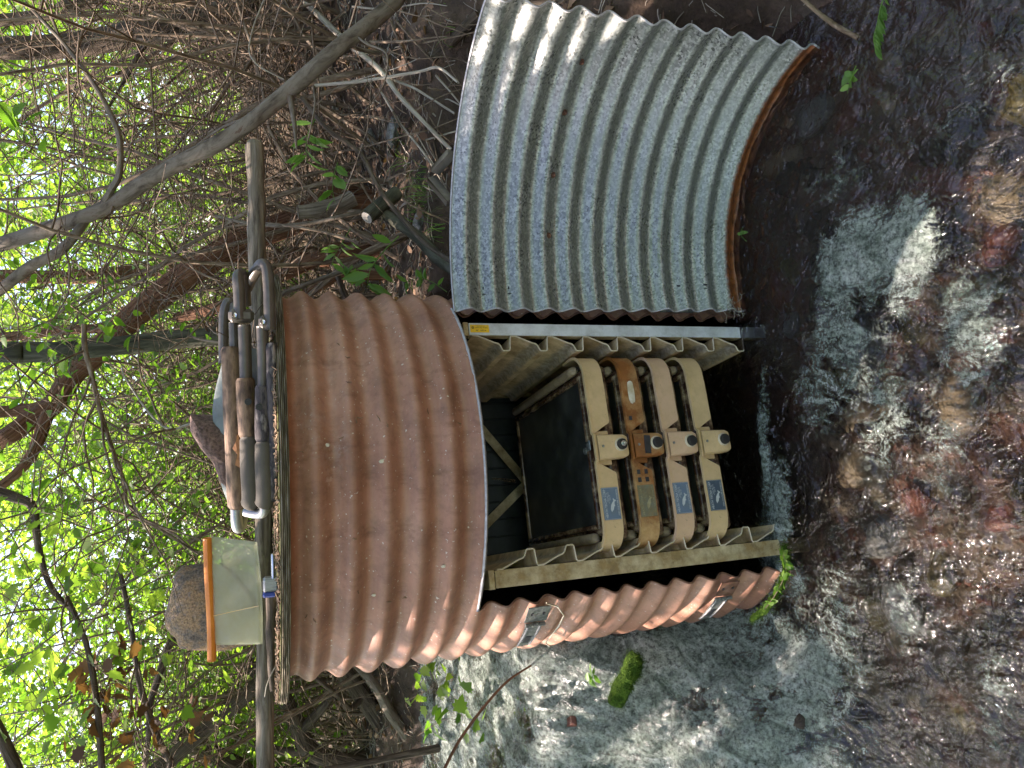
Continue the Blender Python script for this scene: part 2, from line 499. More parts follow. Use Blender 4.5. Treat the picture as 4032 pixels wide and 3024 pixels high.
xs = axis(-90, 90, -3.2, 2.6, .028); ys = axis(-60, 110, .35, 4.6, .028)
g = MB()
for y in ys:
    for x in xs:
        g.vert((x, y, ground_z(x, y)))
nx = len(xs)
for j in range(len(ys) - 1):
    for i in range(nx - 1):
        a = j * nx + i
        g.face(a, a + 1, a + nx + 1, a + nx)
def m_ground():
    m, t, p = newmat('soil_and_stream_bed')
    v = coords(t)
    soil = ramp(t, nois(t, v, 7, 8, .7), [(.3, (.028, .018, .012)), (.5, (.075, .048, .032)), (.7, (.15, .10, .07))])
    vo = t.nodes.new('ShaderNodeTexVoronoi'); vo.inputs['Scale'].default_value = 17
    vv = t.nodes.new('ShaderNodeVectorMath'); vv.operation = 'ADD'
    nn = t.nodes.new('ShaderNodeTexNoise'); nn.inputs['Scale'].default_value = 9; t.links.new(v, nn.inputs['Vector'])
    vsx = t.nodes.new('ShaderNodeVectorMath'); vsx.operation = 'SCALE'; vsx.inputs['Scale'].default_value = .08
    t.links.new(nn.outputs['Color'], vsx.inputs[0]); t.links.new(v, vv.inputs[0]); t.links.new(vsx.outputs[0], vv.inputs[1])
    t.links.new(vv.outputs[0], vo.inputs['Vector'])
    sep = t.nodes.new('ShaderNodeSeparateColor'); t.links.new(vo.outputs['Color'], sep.inputs[0])
    peb = ramp(t, sep.outputs[0], [(0, (0.042, 0.025, 0.020)), (.3, (0.112, 0.049, 0.035)), (.5, (0.189, 0.059, 0.038)), (.62, (0.091, 0.070, 0.042)), (.8, (0.210, 0.161, 0.112)), (1, (0.084, 0.077, 0.070))])
    peb = mix(t, .55, peb, ramp(t, nois(t, v, 40, 8, .7), [(.3, (0.021, 0.013, 0.008)), (.7, (0.189, 0.126, 0.091))]))
    # above the water line: soil; below: pebbles
    at = t.nodes.new('ShaderNodeAttribute'); at.attribute_name = 'wet'
    c = mix(t, at.outputs['Fac'], soil, peb)
    setv(t, p, 'Base Color', c); setv(t, p, 'Roughness', mth(t, 'SUBTRACT', .95, mth(t, 'MULTIPLY', at.outputs['Fac'], .5)))
    b = bump(t, None, vo.outputs['Distance'], .5, .02)
    bump(t, p, nois(t, v, 30, 8, .7), .9, .02, b)
    return m
ground = g.build('ground', m_ground())
at = ground.data.attributes.new('wet', 'FLOAT', 'POINT')
at.data.foreach_set('value', [1.0 - sst(-.02, .05, v[2] - water_z(v[0], v[1])) for v in g.v])
tag(ground, kind='structure')

# water: one rippled sheet that pours down the cascade on the left and spreads over the stones
FOAM = []   # x, y, radius x, radius y, strength
def foam_px(px, py, rx, ry, s, z=-.15):
    p = atZ(px, py, z); FOAM.append((p.x, p.y, rx, ry, s))
foam_px(3400, 1000, .10, .13, .95); foam_px(3560, 960, .10, .08, .95); foam_px(3290, 1090, .11, .08, .7); foam_px(3540, 1120, .08, .06, .6)
foam_px(3330, 1380, .16, .14, .55); foam_px(3220, 1560, .10, .09, .5); foam_px(3480, 1600, .2, .1, .45); foam_px(3800, 1300, .14, .08, .6)
foam_px(3020, 1750, .2, .03, .75); foam_px(3075, 2000, .14, .05, .85); foam_px(3050, 2180, .12, .06, .8); foam_px(3150, 2330, .1, .06, .5)
foam_px(3560, 2430, .12, .06, .4); foam_px(3700, 1750, .16, .07, .35); foam_px(3900, 2750, .15, .05, .4); foam_px(3300, 2600, .3, .09, .5)
foam_px(3300, 700, .08, .14, .35); foam_px(3700, 500, .2, .06, .25); foam_px(3900, 300, .1, .1, .3); foam_px(3020, 2900, .22, .09, .8)
foam_px(2980, 2650, .2, .06, .6)
def foam_at(x, y):
    f = 0
    for fx, fy, rx, ry, s in FOAM:
        d = ((x - fx) / rx) ** 2 + ((y - fy) / ry) ** 2
        if d < 6: f = max(f, s * math.exp(-d * .6))
    lf = 1 - sst(-.92, -.66, x)
    c = lf * (.98 * sst(1.40, 1.66, y) - .25 * sst(2.35, 2.8, y))
    c *= .84 + .8 * fbm(x * 5.5, y * 4.0, 4.0, 3)
    return max(0.0, min(1.0, max(f, c)))
wx = [-3.3 + .0125 * i for i in range(int(4.75 / .0125))]
wy = [.25 + .0125 * i for i in range(int(3.85 / .0125))]
wm = MB(); fv = []
for y in wy:
    for x in wx:
        z = water_z(x, y)
        f = foam_at(x, y)
        fall = (1 - sst(-1.12, -.78, x)) * sst(1.4, 1.8, y) * (1 - .6 * sst(2.3, 2.7, y))
        # streaks run down the slope
        r = .007 * fbm(x * 5, y * 7, .5, 4) + .004 * fbm(x * 19, y * 26, 2.5, 3)
        r += fall * (.034 * fbm(x * 7, y * 3.5, 8.0, 4) + .016 * fbm(x * 26, y * 15, 5.0, 3))
        r += f * (.012 + .016 * abs(fbm(x * 22, y * 22, 1.0, 3)))
        d = math.hypot(x + .298, y - 2.366)
        if d < .42: r *= .4; f = 0
        wm.vert((x, y, z + r)); fv.append(f)
nw = len(wx)
for j in range(len(wy) - 1):
    for i in range(nw - 1):
        a = j * nw + i
        wm.face(a, a + 1, a + nw + 1, a + nw)
def m_water():
    m = bpy.data.materials.new('stream_water'); m.use_nodes = True
    t = m.node_tree; t.nodes.clear()
    out = t.nodes.new('ShaderNodeOutputMaterial')
    v = coords(t)
    at = t.nodes.new('ShaderNodeAttribute'); at.attribute_name = 'foam'
    n1 = nois(t, coords(t, 'Object', (1, .8, 1)), 15, 3, .55, .8); n2 = nois(t, coords(t, 'Object', (1, .6, 1)), 48, 3, .6, .5)
    b1 = bump(t, None, n1, .9, .03); b2 = bump(t, None, n2, .9, .009, b1)
    tr = t.nodes.new('ShaderNodeBsdfTransparent'); tr.inputs[0].default_value = (.86, .86, .82, 1)
    gl = t.nodes.new('ShaderNodeBsdfGlossy'); gl.inputs['Roughness'].default_value = .04
    t.links.new(b2, gl.inputs['Normal'])
    fr = t.nodes.new('ShaderNodeFresnel'); fr.inputs['IOR'].default_value = 1.36; t.links.new(b2, fr.inputs['Normal'])
    rf = t.nodes.new('ShaderNodeBsdfRefraction'); rf.inputs['IOR'].default_value = 1.33; rf.inputs['Roughness'].default_value = .02
    rf.inputs[0].default_value = (.82, .80, .74, 1); b3 = bump(t, None, n1, .5, .015); t.links.new(b3, rf.inputs['Normal'])
    body = t.nodes.new('ShaderNodeMixShader'); body.inputs[0].default_value = .35
    t.links.new(tr.outputs[0], body.inputs[1]); t.links.new(rf.outputs[0], body.inputs[2])
    clear = t.nodes.new('ShaderNodeMixShader')
    t.links.new(mth(t, 'ADD', mth(t, 'MULTIPLY', fr.outputs[0], 1.7), .01, True), clear.inputs[0])
    t.links.new(body.outputs[0], clear.inputs[1]); t.links.new(gl.outputs[0], clear.inputs[2])
    fo = t.nodes.new('ShaderNodeBsdfPrincipled')
    big = ramp(t, nois(t, coords(t, 'Object', (1, .5, 1)), 13, 6, .7, 1.5), [(.36, (.12, .155, .125)), (.46, (.31, .365, .315)), (.56, (.48, .54, .48)), (.68, (.74, .78, .74))])
    fine = ramp(t, nois(t, v, 75, 5, .8), [(.38, .25), (.5, .85), (.62, 1.25)])
    t.links.new(mix(t, 1.0, big, fine, 'MULTIPLY'), fo.inputs['Base Color']); fo.inputs['Roughness'].default_value = .18
    fo.inputs['Subsurface Weight'].default_value = .0
    bf = bump(t, None, nois(t, coords(t, 'Object', (1, .6, .6)), 85, 8, .8), 1.0, .02, b1)
    t.links.new(bf, fo.inputs['Normal'])
    # broken, streaky and bubbly coverage
    st = nois(t, coords(t, 'Object', (1, .62, .5)), 22, 9, .78, 1.2)
    bu = nois(t, v, 110, 4, .7)
    k = mth(t, 'ADD', mth(t, 'MULTIPLY', st, 2.3), mth(t, 'MULTIPLY', bu, .9))
    k = mth(t, 'ADD', k, mth(t, 'MULTIPLY', at.outputs['Fac'], 1.1))
    cov = ramp(t, mth(t, 'MULTIPLY', k, .34), [(.66, 0.0), (.77, .92)])
    gate = mth(t, 'MULTIPLY', cov, ramp(t, at.outputs['Fac'], [(.08, .0), (.35, 1.0)]))
    ms = t.nodes.new('ShaderNodeMixShader')
    t.links.new(gate, ms.inputs[0]); t.links.new(clear.outputs[0], ms.inputs[1]); t.links.new(fo.outputs[0], ms.inputs[2])
    t.links.new(ms.outputs[0], out.inputs[0])
    return m
water = wm.build('stream_water', m_water())
a2 = water.data.attributes.new('foam', 'FLOAT', 'POINT'); a2.data.foreach_set('value', fv)
tag(water, kind='structure')

# ------------------------------------------------------------------ stones
def rock_mesh(r, sub, seed, sq=(1, 1, 1), rough=.25, detail=.06, flat=0.0):
    import bmesh
    bm = bmesh.new(); bmesh.ops.create_icosphere(bm, subdivisions=sub, radius=1.0)
    mb = MB()
    for v in bm.verts:
        p = v.co.normalized()
        k = 1 + rough * nz(p.x * 1.3 + seed, p.y * 1.3, p.z * 1.3) * 1.6 + detail * fbm(p.x * 4 + seed, p.y * 4, p.z * 4, 3)
        # a few flat facets
        for q in range(6):
            a = Vector((nz(seed * 3.1 + q, 1.1), nz(q * 2.7, seed + 3), nz(5.5 + q, seed * 2))).normalized()
            dd = p.dot(a) * k
            if dd > .8: k -= (dd - .8) * .8
        mb.vert((p.x * k * r * sq[0], p.y * k * r * sq[1], p.z * k * r * sq[2]))
    for f in bm.faces: mb.face(*[v.index for v in f.verts])
    bm.free()
    return mb
ST = {'red brown': m_rock('red_brown_stone', [(0.069, 0.022, 0.016), (0.159, 0.055, 0.038), (0.218, 0.089, 0.060)], 10, .28, .5),
      'tan': m_rock('tan_stone', [(0.139, 0.099, 0.060), (0.258, 0.198, 0.129), (0.337, 0.268, 0.179)], 8, .28, .5),
      'grey': m_rock('grey_stone', [(0.089, 0.089, 0.084), (0.188, 0.188, 0.179), (0.278, 0.278, 0.258)], 9, .28, .5),
      'dark': m_rock('dark_stone', [(0.022, 0.016, 0.013), (0.050, 0.033, 0.026), (0.084, 0.060, 0.045)], 9, .25, .5),
      'olive': m_rock('olive_stone', [(0.060, 0.050, 0.020), (0.119, 0.099, 0.040), (0.188, 0.159, 0.069)], 9, .28, .5)}
random.seed(11)
def stone(px, py, rpx, col, label, dz=-.03, sq=(1, .8, .5), seed=None, zref=-.2, name='stone', cat='stone', group=None, mat=None):
    p = atZ(px, py, zref)
    d = (p - CAMP).length
    r = rpx / FPX * d
    z = ground_z(p.x, p.y) if zref > -.3 else zref
    o = rock_mesh(r, 4 if rpx > 60 else 3, seed or random.uniform(0, 50), sq, .3, .05).build(name, mat or ST[col], sharp=40)
    o.location = (p.x, p.y, z + dz + r * sq[2] * .35)
    o.rotation_euler = (0, 0, random.uniform(0, 6.28))
    return tag(o, label, cat, group)
SG = 'stones on the stream bed'
stone(3080, 1060, 75, 'olive', 'smooth olive tan stone under water below the foot of the open steel door', sq=(1, .7, .5), group=SG)
stone(3390, 1330, 110, 'grey', 'large smooth grey stone under clear water below the white foam', sq=(1.1, .8, .45), group=SG)
stone(3560, 1300, 75, 'olive', 'yellow green stone beside the large smooth grey stone', group=SG)
stone(3470, 1440, 60, 'tan', 'pale sunlit tan stone spotted with dark holes in the stream', group=SG)
stone(3900, 1330, 70, 'red brown', 'brick red stone in mid stream near the picture edge', group=SG)
stone(3640, 740, 130, 'red brown', 'broad red brown boulder under the water in front of the steel door', sq=(1.2, .8, .4), group=SG)
stone(3620, 120, 70, 'tan', 'pale tan stone in the shallows beside the green waterweed', group=SG)
stone(3470, 400, 65, 'tan', 'pinkish tan stone with an orange spot under the shallow water', group=SG)
stone(3700, 100, 40, 'olive', 'small round olive stone in the shallows by the bank', group=SG)
stone(3720, 245, 45, 'red brown', 'small orange red stone next to a dark boulder in the shallows', group=SG)
stone(3900, 800, 110, 'tan', 'sunlit orange tan boulder at the near edge of the stream', sq=(1, .8, .5), group=SG)
stone(3320, 1830, 80, 'tan', 'tan cobble below the bottom tray of the incubator', group=SG)
stone(3400, 2690, 100, 'tan', 'large brownish tan stone in the left part of the stream', sq=(1.2, .8, .45), group=SG)
stone(3360, 1970, 45, 'grey', 'pale grey stone in the riffle under the brown drum', group=SG)
stone(3300, 2120, 60, 'red brown', 'red brown stone in the riffle left of the drum opening', group=SG)
stone(3250, 2400, 70, 'dark', 'dark wet stone beside the foot of the brown drum', group=SG)
stone(3840, 1850, 60, 'olive', 'yellowish olive stone in the near part of the stream', group=SG)
stone(3900, 2050, 80, 'red brown', 'dull red stone in the near part of the stream', group=SG)
stone(3740, 2850, 70, 'olive', 'yellow green stone in the near left of the stream', group=SG)
stone(3120, 480, 28, 'tan', 'small flat brown stone against the rusty foot of the door', dz=.05, group=SG)
stone(3800, 520, 130, 'dark', 'big dark boulder under water near the picture edge', sq=(1.2, .9, .45), group=SG)
cols = ['dark', 'dark', 'dark', 'red brown', 'red brown', 'tan', 'grey', 'olive']
protos = {c: [rock_mesh(1, 3, random.uniform(0, 99), (1, .8, .55), .3, .06).build('stone', ST[c], sharp=40) for _ in range(2)] for c in ST}
used = {}
placed = [(o.location.x, o.location.y) for o in COL.objects if o.name.startswith('stone') and 'label' in o]
k = 0; tries = 0
while k < 150 and tries < 6000:
    tries += 1
    x = random.uniform(-1.5, 1.02); y = random.uniform(.95, 1.95)
    if x < -.75: y = random.uniform(.95, 2.3)
    if math.hypot(x + .298, y - 2.366) < .66: continue
    if any((x - a) ** 2 + (y - b) ** 2 < .004 for a, b in placed): continue
    placed.append((x, y)); k += 1
    c = random.choice(cols)
    me = random.choice(protos[c])
    if not used.get(me.name): o = me; used[me.name] = 1
    else:
        o = me.copy(); COL.objects.link(o)
    r = random.choice((.025, .03, .035, .045, .06, .075))
    o.scale = (r, r, r); o.rotation_euler = (random.uniform(-.3, .3), random.uniform(-.3, .3), random.uniform(0, 6.28))
    o.location = (x, y, ground_z(x, y) + r * .12)
    tag(o, {'dark': 'dark brown', 'red brown': 'rust red', 'tan': 'light tan', 'grey': 'plain grey', 'olive': 'dull olive'}[c] + ' cobble scattered under the rippling stream water', 'stone', c + ' cobbles under the stream water')
for c in protos:
    for o in protos[c]:
        if not used.get(o.name): bpy.data.objects.remove(o)
# gravel: nobody could count it
gv = MB()
ico = [(0, 0, 1), (.9, 0, .1), (.3, .85, 0), (-.75, .5, -.1), (-.7, -.55, .05), (.3, -.9, 0), (0, 0, -1)]
for _ in range(5200):
    x = random.uniform(-2.2, 1.05); y = random.uniform(.8, 2.1 if x > -.8 else 2.6)
    if math.hypot(x + .298, y - 2.366) < .62: continue
    r = random.uniform(.004, .014); a = random.uniform(0, 6.28); b = len(gv.v)
    z = ground_z(x, y) + r * .2
    for q in ico:
        k2 = r * random.uniform(.8, 1.2)
        gv.vert((x + k2 * (q[0] * math.cos(a) - q[1] * math.sin(a)), y + k2 * (q[0] * math.sin(a) + q[1] * math.cos(a)), z + k2 * q[2] * .6))
    for i in range(5):
        gv.face(b, b + 1 + i, b + 1 + (i + 1) % 5); gv.face(b + 6, b + 1 + (i + 1) % 5, b + 1 + i)
def m_gravel():
    m, t, p = newmat('stream_gravel')
    gg = t.nodes.new('ShaderNodeNewGeometry')
    c = ramp(t, gg.outputs['Random Per Island'], [(0, (0.048, 0.034, 0.027)), (.3, (0.096, 0.048, 0.038)), (.5, (0.163, 0.058, 0.038)), (.7, (0.096, 0.086, 0.058)), (.9, (0.230, 0.192, 0.144)), (1, (0.096, 0.096, 0.096))])
    setv(t, p, 'Base Color', c); setv(t, p, 'Roughness', .5)
    return m
tag(gv.build('gravel', m_gravel(), smooth=False), 'fine mixed gravel between the stones of the stream', 'gravel', kind='stuff')
# ------------------------------------------------------------------ corrugated steel shelter
DX, DY, DR = -0.298, 2.366, 0.6
AMP, PIT, Z0 = .0125, .0853, 1.312
ZB = -.16
def corr(z):
    return DR - AMP + AMP * math.cos(2 * math.pi * (z - Z0) / PIT)
OPL, OPR, OPT = -32.5, 62.0, .886
root = thing('steel_shelter', 'upright brown painted corrugated steel drum standing in the stream with its galvanised door swung open', 'shelter', (DX, DY, ZB))
def dpt(a, z, dr=0.0):
    r = corr(z) + dr; a = R_(a)
    return Vector((r * math.sin(a), -r * math.cos(a), z - ZB))
def wpt(a, z, dr=0.0):
    return dpt(a, z, dr) + Vector((DX, DY, ZB))
angs = []
a = -180.0
while a < 180: angs.append(a); a += 2.5
angs = sorted(set([x for x in angs if abs(x - OPL) > 1.2 and abs(x - OPR) > 1.2] + [OPL, OPR]))
zs = []
z = -.42
while z < 1.376: zs.append(z); z += .0076
zs = sorted([q for q in zs if abs(q - OPT) > .004] + [OPT, 1.376])
def drum(dr):
    m = MB(); idx = {}
    for i, z in enumerate(zs):
        for j, a in enumerate(angs):
            d = dr + .0045 * nz(a * .04, z * 2.5, 2) + .0012 * nz(a * .3, z * 12, 6)
            # ding beside the opening
            idx[i, j] = m.vert(dpt(a, z, d))
    na = len(angs)
    for i in range(len(zs) - 1):
        for j in range(na):
            a = angs[j]
            if OPL - .01 <= a < OPR - .01 and zs[i] < OPT - .001: continue
            jj = (j + 1) % na
            m.face(idx[i, j], idx[i, jj], idx[i + 1, jj], idx[i + 1, j])
    return m
drum(0).build('outer_wall', PAINT, root)
drum(-.005).build('inner_wall', SHADEIN, root)
m = MB()
n = 60
m.tube([dpt(lerp(OPL, OPR, i / n), OPT, -.0025) for i in range(n + 1)], [.0048 + .0016 * nz(i * .8, 3.0) for i in range(n + 1)], 6)
m.build('cut_top_edge', EDGE, root)
for aa in (OPL, OPR):
    m = MB(); m.tube([dpt(aa, z, -.0025) for z in [ZB - .2 + .0085 * i for i in range(int((OPT - ZB + .2) / .0085))]], .0032, 6)
    m.build('cut_side_edge', RUSTY, root)
# folded lining strip seen inside the right edge
m = MB(); q = []
for i in range(130):
    z = -.2 + i * .0083
    if z > OPT: break
    q.append((dpt(OPR - .3, z, .0), dpt(OPR - 1.8 - 1.3 * (.5 + .5 * math.cos(2 * math.pi * (z - Z0) / PIT)), z, .012)))
for i in range(len(q) - 1):
    m.poly([q[i][0], q[i + 1][0], q[i + 1][1], q[i][1]])
m.build('folded_edge_strip', RUSTY, root)
# the open door, a piece of the same drum, seen from its hollow side
GX, GY = .42, 1.49
def gpt(b, z, dr=0.0):
    r = corr(z) + dr; b = R_(b)
    return Vector((GX + r * math.sin(b) - DX + (OPT - z) * .02, GY + r * math.cos(b) - DY - (OPT - z) * .0, z - ZB))
DB0, DB1 = -19.5, 70.5
doorz = [q for q in [-.16 + .0075 * i for i in range(141)] if q < OPT]
def door_sheet(dr):
    m = MB(); nb = 44
    for z in doorz:
        for j in range(nb + 1):
            b = lerp(DB0, DB1, j / nb)
            dd = dr + .0025 * nz(b * .03, z * 2.5, 5)
            m.vert(gpt(b, z, dd + (.004 * nz(z * 25, 9.0) if j == nb else 0)))
    for i in range(len(doorz) - 1):
        for j in range(nb):
            a = i * (nb + 1) + j
            m.face(a, a + nb + 1, a + nb + 2, a + 1)
    return m
door = door_sheet(-.002).build('galvanised_door', GALVD, root)
tag(door, 'galvanised inner face of the open corrugated door with a rusty foot')
door_sheet(.002).build('painted_outer_face', PAINT, door)
m = MB()
m.tube([gpt(lerp(DB0, DB1, i / 44), OPT - .001) for i in range(45)], .0035, 6)
for bb in (DB0, DB1):
    m.tube([gpt(bb, z) for z in doorz], .0032, 6)
m.build('cut_rim', EDGE, door)
def door_hit(px, py):
    d = ray(px, py); ox, oy = GX, GY
    A = d.x ** 2 + d.y ** 2; B = -2 * (d.x * ox + d.y * oy); C = ox * ox + oy * oy - DR ** 2
    D = B * B - 4 * A * C
    if D < 0: return None
    t = (-B + math.sqrt(D)) / (2 * A); P = CAMP + d * t
    return math.degrees(math.atan2(P.x - GX, P.y - GY)), P.z
for px, py in ((2282, 237), (2213, 440), (2168, 694), (2151, 938)):
    h = door_hit(px, py)
    c = gpt(h[0], h[1], -.003); ax = Vector((GX - DX, GY - DY, c.z)) - c
    m = MB(); m.disc(c, ax, .0095, .004, 12, .008); m.disc(c + ax.normalized() * .004, ax, .0045, .004, 8)
    m.build('bolt_head', RUSTY, door)
for px, py, lx, lz in ((1900, 1140, .012, .005), (1905, 1165, .004, .02), (2000, 1140, .012, .005), (2005, 1163, .004, .02), (2665, 1150, .007, .026), (2690, 1140, .004, .012), (2760, 1150, .008, .02), (2762, 1165, .003, .02), (2200, 48, .01, .008), (2290, 52, .012, .007), (2230, 100, .004, .012), (3040, 112, .006, .035)):
    h = door_hit(px, py)
    if h is None: continue
    c = gpt(h[0], h[1], -.0035); m = MB()
    rot = Matrix.Rotation(-R_(h[0]), 3, 'Z')
    m.box(c, (lx * .7, .0015, lz * .8), rot, .0006); m.build('pen_mark', BLKTAPE, door)  # black pen marks on the door, built as small dark bars
# hinges between wall and door
for zt, zb in ((.80, .665), (.16, .03)):
    m = MB()
    hx, hy = .243 - DX, 2.082 - DY
    n = 5
    for i in range(n):
        z1 = lerp(zt, zb, (i + .06) / n) - ZB; z2 = lerp(zt, zb, (i + .94) / n) - ZB
        m.disc((hx, hy, z2), (0, 0, 1), .0085 if i % 2 == 0 else .0078, z1 - z2, 10)
    h = m.build('door_hinge', GALV, root, sharp=40)
    m = MB(); m.disc((hx, hy, zb - ZB - .004), (0, 0, 1), .0045, zt - zb + .008, 8); m.build('hinge_pin', EDGE, h, sharp=40)
# latch plates left of the opening
for zc, lab in ((.705, 'upper'), (.062, 'lower')):
    def curved(a0, a1, z0, z1, dr, mat, name, par, hole=None, taper=0.0):
        m = MB(); na = 10; nzz = 2
        for k, off in enumerate((dr, dr - .003)):
            for i in range(nzz + 1):
                for j in range(na + 1):
                    t = j / na
                    zz = lerp(z0, z1, i / nzz)
                    zz = (zz - (z0 + z1) / 2) * (1 - taper * (abs(t - .0)) ** 1.5) + (z0 + z1) / 2
                    a = R_(lerp(a0, a1, t)); r = DR + off
                    m.vert((r * math.sin(a), -r * math.cos(a), zz - ZB))
        w_ = na + 1
        for i in range(nzz):
            for j in range(na):
                a = i * w_ + j
                if hole and hole[0] <= j < hole[1] and i == 1 and False: continue
                m.face(a, a + 1, a + w_ + 1, a + w_)
                b = a + w_ * (nzz + 1)
                m.face(b, b + w_, b + w_ + 1, b + 1)
        # rim
        ringi = [j for j in range(w_)] + [i * w_ + na for i in range(1, nzz + 1)] + [nzz * w_ + j for j in range(na - 1, -1, -1)] + [i * w_ for i in range(nzz - 1, 0, -1)]
        o = w_ * (nzz + 1)
        for q in range(len(ringi)):
            a, b = ringi[q], ringi[(q + 1) % len(ringi)]
            m.face(a, a + o, b + o, b)
        return m.build(name, mat, par, sharp=30)
    L = curved(OPL - .4, OPL - 6.5, zc - .034, zc + .034, .010, RUSTY if lab == 'lower' else GALV, 'latch_plate', root, None, -.0)
    for s in (-.6, .6):
        m = MB(); a = R_(OPL - 3); m.disc(((DR + .009) * math.sin(a), -(DR + .009) * math.cos(a), zc + s * .03 - ZB), (math.sin(a), -math.cos(a), 0), .005, .003, 8)
        m.build('plate_hole', BLKTAPE, L)
    m = MB(); a = R_(OPL - 7.2)
    for s in (-1, 0, 1): m.disc(((DR + .014) * math.sin(a), -(DR + .014) * math.cos(a), zc + s * .021 - .009 - ZB), (0, 0, 1), .006, .018, 10)
    m.build('latch_knuckle', GALV, L, sharp=40)
    S = curved(OPL - 8, OPL - 21, zc - .026, zc + .026, .011, GALV, 'latch_strap', root, None, .25)
    curved(OPL - 14, OPL - 18, zc - .008, zc + .010, .0125, BLKTAPE, 'strap_slot', S)
    curved(OPL - 8.6, OPL - 20, zc + .017, zc + .021, .0135, EDGE, 'strap_rib', S)
    curved(OPL - 8.6, OPL - 20, zc - .021, zc - .017, .0135, EDGE, 'strap_rib', S)
def drum_hit(px, py):
    d = ray(px, py); A = d.x ** 2 + d.y ** 2; B = -2 * (d.x * DX + d.y * DY); C = DX * DX + DY * DY - DR ** 2
    D = B * B - 4 * A * C
    if D < 0: return None
    t = (-B - math.sqrt(D)) / (2 * A); P = CAMP + d * t
    return math.degrees(math.atan2(P.x - DX, -(P.y - DY))), P.z
# scattered bits stuck to the painted wall: needles, droppings, flakes of lifted paint
for i, (px, py, k) in enumerate(((1505, 1815, 'w'), (1372, 1505, 's'), (1332, 1350, 's'), (1370, 1405, 's'), (1412, 1640, 'n'), (1406, 1655, 's'), (1495, 1645, 'n'), (1350, 1715, 'n'), (1190, 1776, 'n'), (1210, 2432, 'n'), (1165, 2253, 's'), (1412, 2336, 's'), (1478, 2362, 'w'), (1395, 2120, 's'), (1810, 1660, 'n'), (1290, 1747, 'w'), (1752, 2240, 'w'), (1240, 2448, 'n'), (1530, 2370, 's'), (1525, 1672, 's'), (1690, 1605, 'n'), (1600, 2375, 's'))):
    h = drum_hit(px, py)
    if not h: continue
    c = wpt(h[0], h[1], .0005)
    rr = random.Random(i)
    if k == 'w':
        o = rock_mesh(.006, 1, i, (1, .35, 1.6)).build('paint_chip', WHITEP, smooth=True); o.location = c
        o.rotation_euler = (0, 0, R_(h[0])); tag(o, None); o.parent = root; o.location = c - Vector((DX, DY, ZB)); o.name = 'bird_dropping'
    else:
        m = MB(); up = Vector((rr.uniform(-.3, .3), 0, 1)) if rr.random() < .4 else Vector((1, 0, rr.uniform(-.8, .8)))
        up.rotate(Matrix.Rotation(R_(h[0]), 3, 'Z')); L_ = .014 if k == 's' else .022
        pts = [c + up * (L_ * (q / 4 - .5)) + Vector((0, -.001, 0)) + Vector((rr.uniform(-1, 1), 0, rr.uniform(-1, 1))) * .0025 for q in range(5)]
        m.tube([p_ - Vector((DX, DY, ZB)) for p_ in pts], [.0008, .0014, .0014, .001, .0006], 5)
        m.build('stuck_needle', LITTERM, root)
# wire hanging down the left side
m = MB(); pts = []
for px, py in ((2145, 2362), (2190, 2375), (2215, 2410), (2195, 2450), (2165, 2490), (2145, 2515), (2160, 2530)):
    h = drum_hit(px, py)
    if h: pts.append(dpt(h[0], h[1], .012) if False else Vector(((DR + .012) * math.sin(R_(h[0])), -(DR + .012) * math.cos(R_(h[0])), h[1] - ZB)))
m.tube(pts, .0022, 6); m.build('loose_wire', WHITEP, root)

# ------------------------------------------------------------------ lid
LT = 1.400
lid = thing('plywood_lid', 'round weathered plywood lid with a mossy edge lying on top of the brown drum', 'lid', (DX, DY, 1.3775))
def lidr(a):
    return .655 + .008 * nz(math.cos(a) * 2, math.sin(a) * 2, 4) - .006 * abs(math.sin(a * 4))
m = MB(); n = 120; lay = 10
for k in range(lay + 1):
    for i in range(n):
        a = 2 * math.pi * i / n
        r = lidr(a) - .0035 * (k % 2) + .002 * nz(i * .7, k * 1.7) - (.003 if k in (0, lay) else 0)
        m.vert((r * math.sin(a), -r * math.cos(a), k * .0022))
for k in range(lay):
    for i in range(n):
        a = k * n + i; b = k * n + (i + 1) % n
        m.face(a, b, b + n, a + n)
m.f.append(tuple(range(n))[::-1])
m.build('plywood_edge', PLY, lid, sharp=30)
m = MB()
rings = 26
m.vert((0, 0, .0225))
for k in range(1, rings + 1):
    for i in range(n):
        a = 2 * math.pi * i / n; r = (lidr(a) - .003) * k / rings
        x, y = r * math.sin(a), -r * math.cos(a)
        m.vert((x, y, .0225 + .004 * max(0, fbm(x * 9, y * 9, 1)) * (1 if k < rings else 0)))
for i in range(n): m.face(0, 1 + i, 1 + (i + 1) % n)
for k in range(rings - 1):
    for i in range(n):
        a = 1 + k * n + i; b = 1 + k * n + (i + 1) % n
        m.face(a, a + n, b + n, b)
m.build('board_face', PLYTOP, lid)
# needles, moss crumbs and bark bits on the lid
lt = MB(); random.seed(5)
for _ in range(1500):
    a = random.uniform(-math.pi, math.pi); r = .64 * math.sqrt(random.random())
    if random.random() < .45: r = random.uniform(.58, .645); a = random.uniform(-1.7, 1.6)
    x, y = DX + r * math.sin(a), DY - r * math.cos(a)
    an = random.uniform(0, 3.14); L_ = random.uniform(.004, .016)
    d = Vector((math.cos(an), math.sin(an), random.uniform(-.1, .4))) * L_
    c = Vector((x, y, LT + .003 + random.random() * .004))
    lt.tube([c - d, c + d], [random.uniform(.0008, .0026)] * 2, 4)
tag(lt.build('needle_litter', LITTERM), 'loose needles and bark crumbs scattered on the plywood lid', 'litter', kind='stuff')

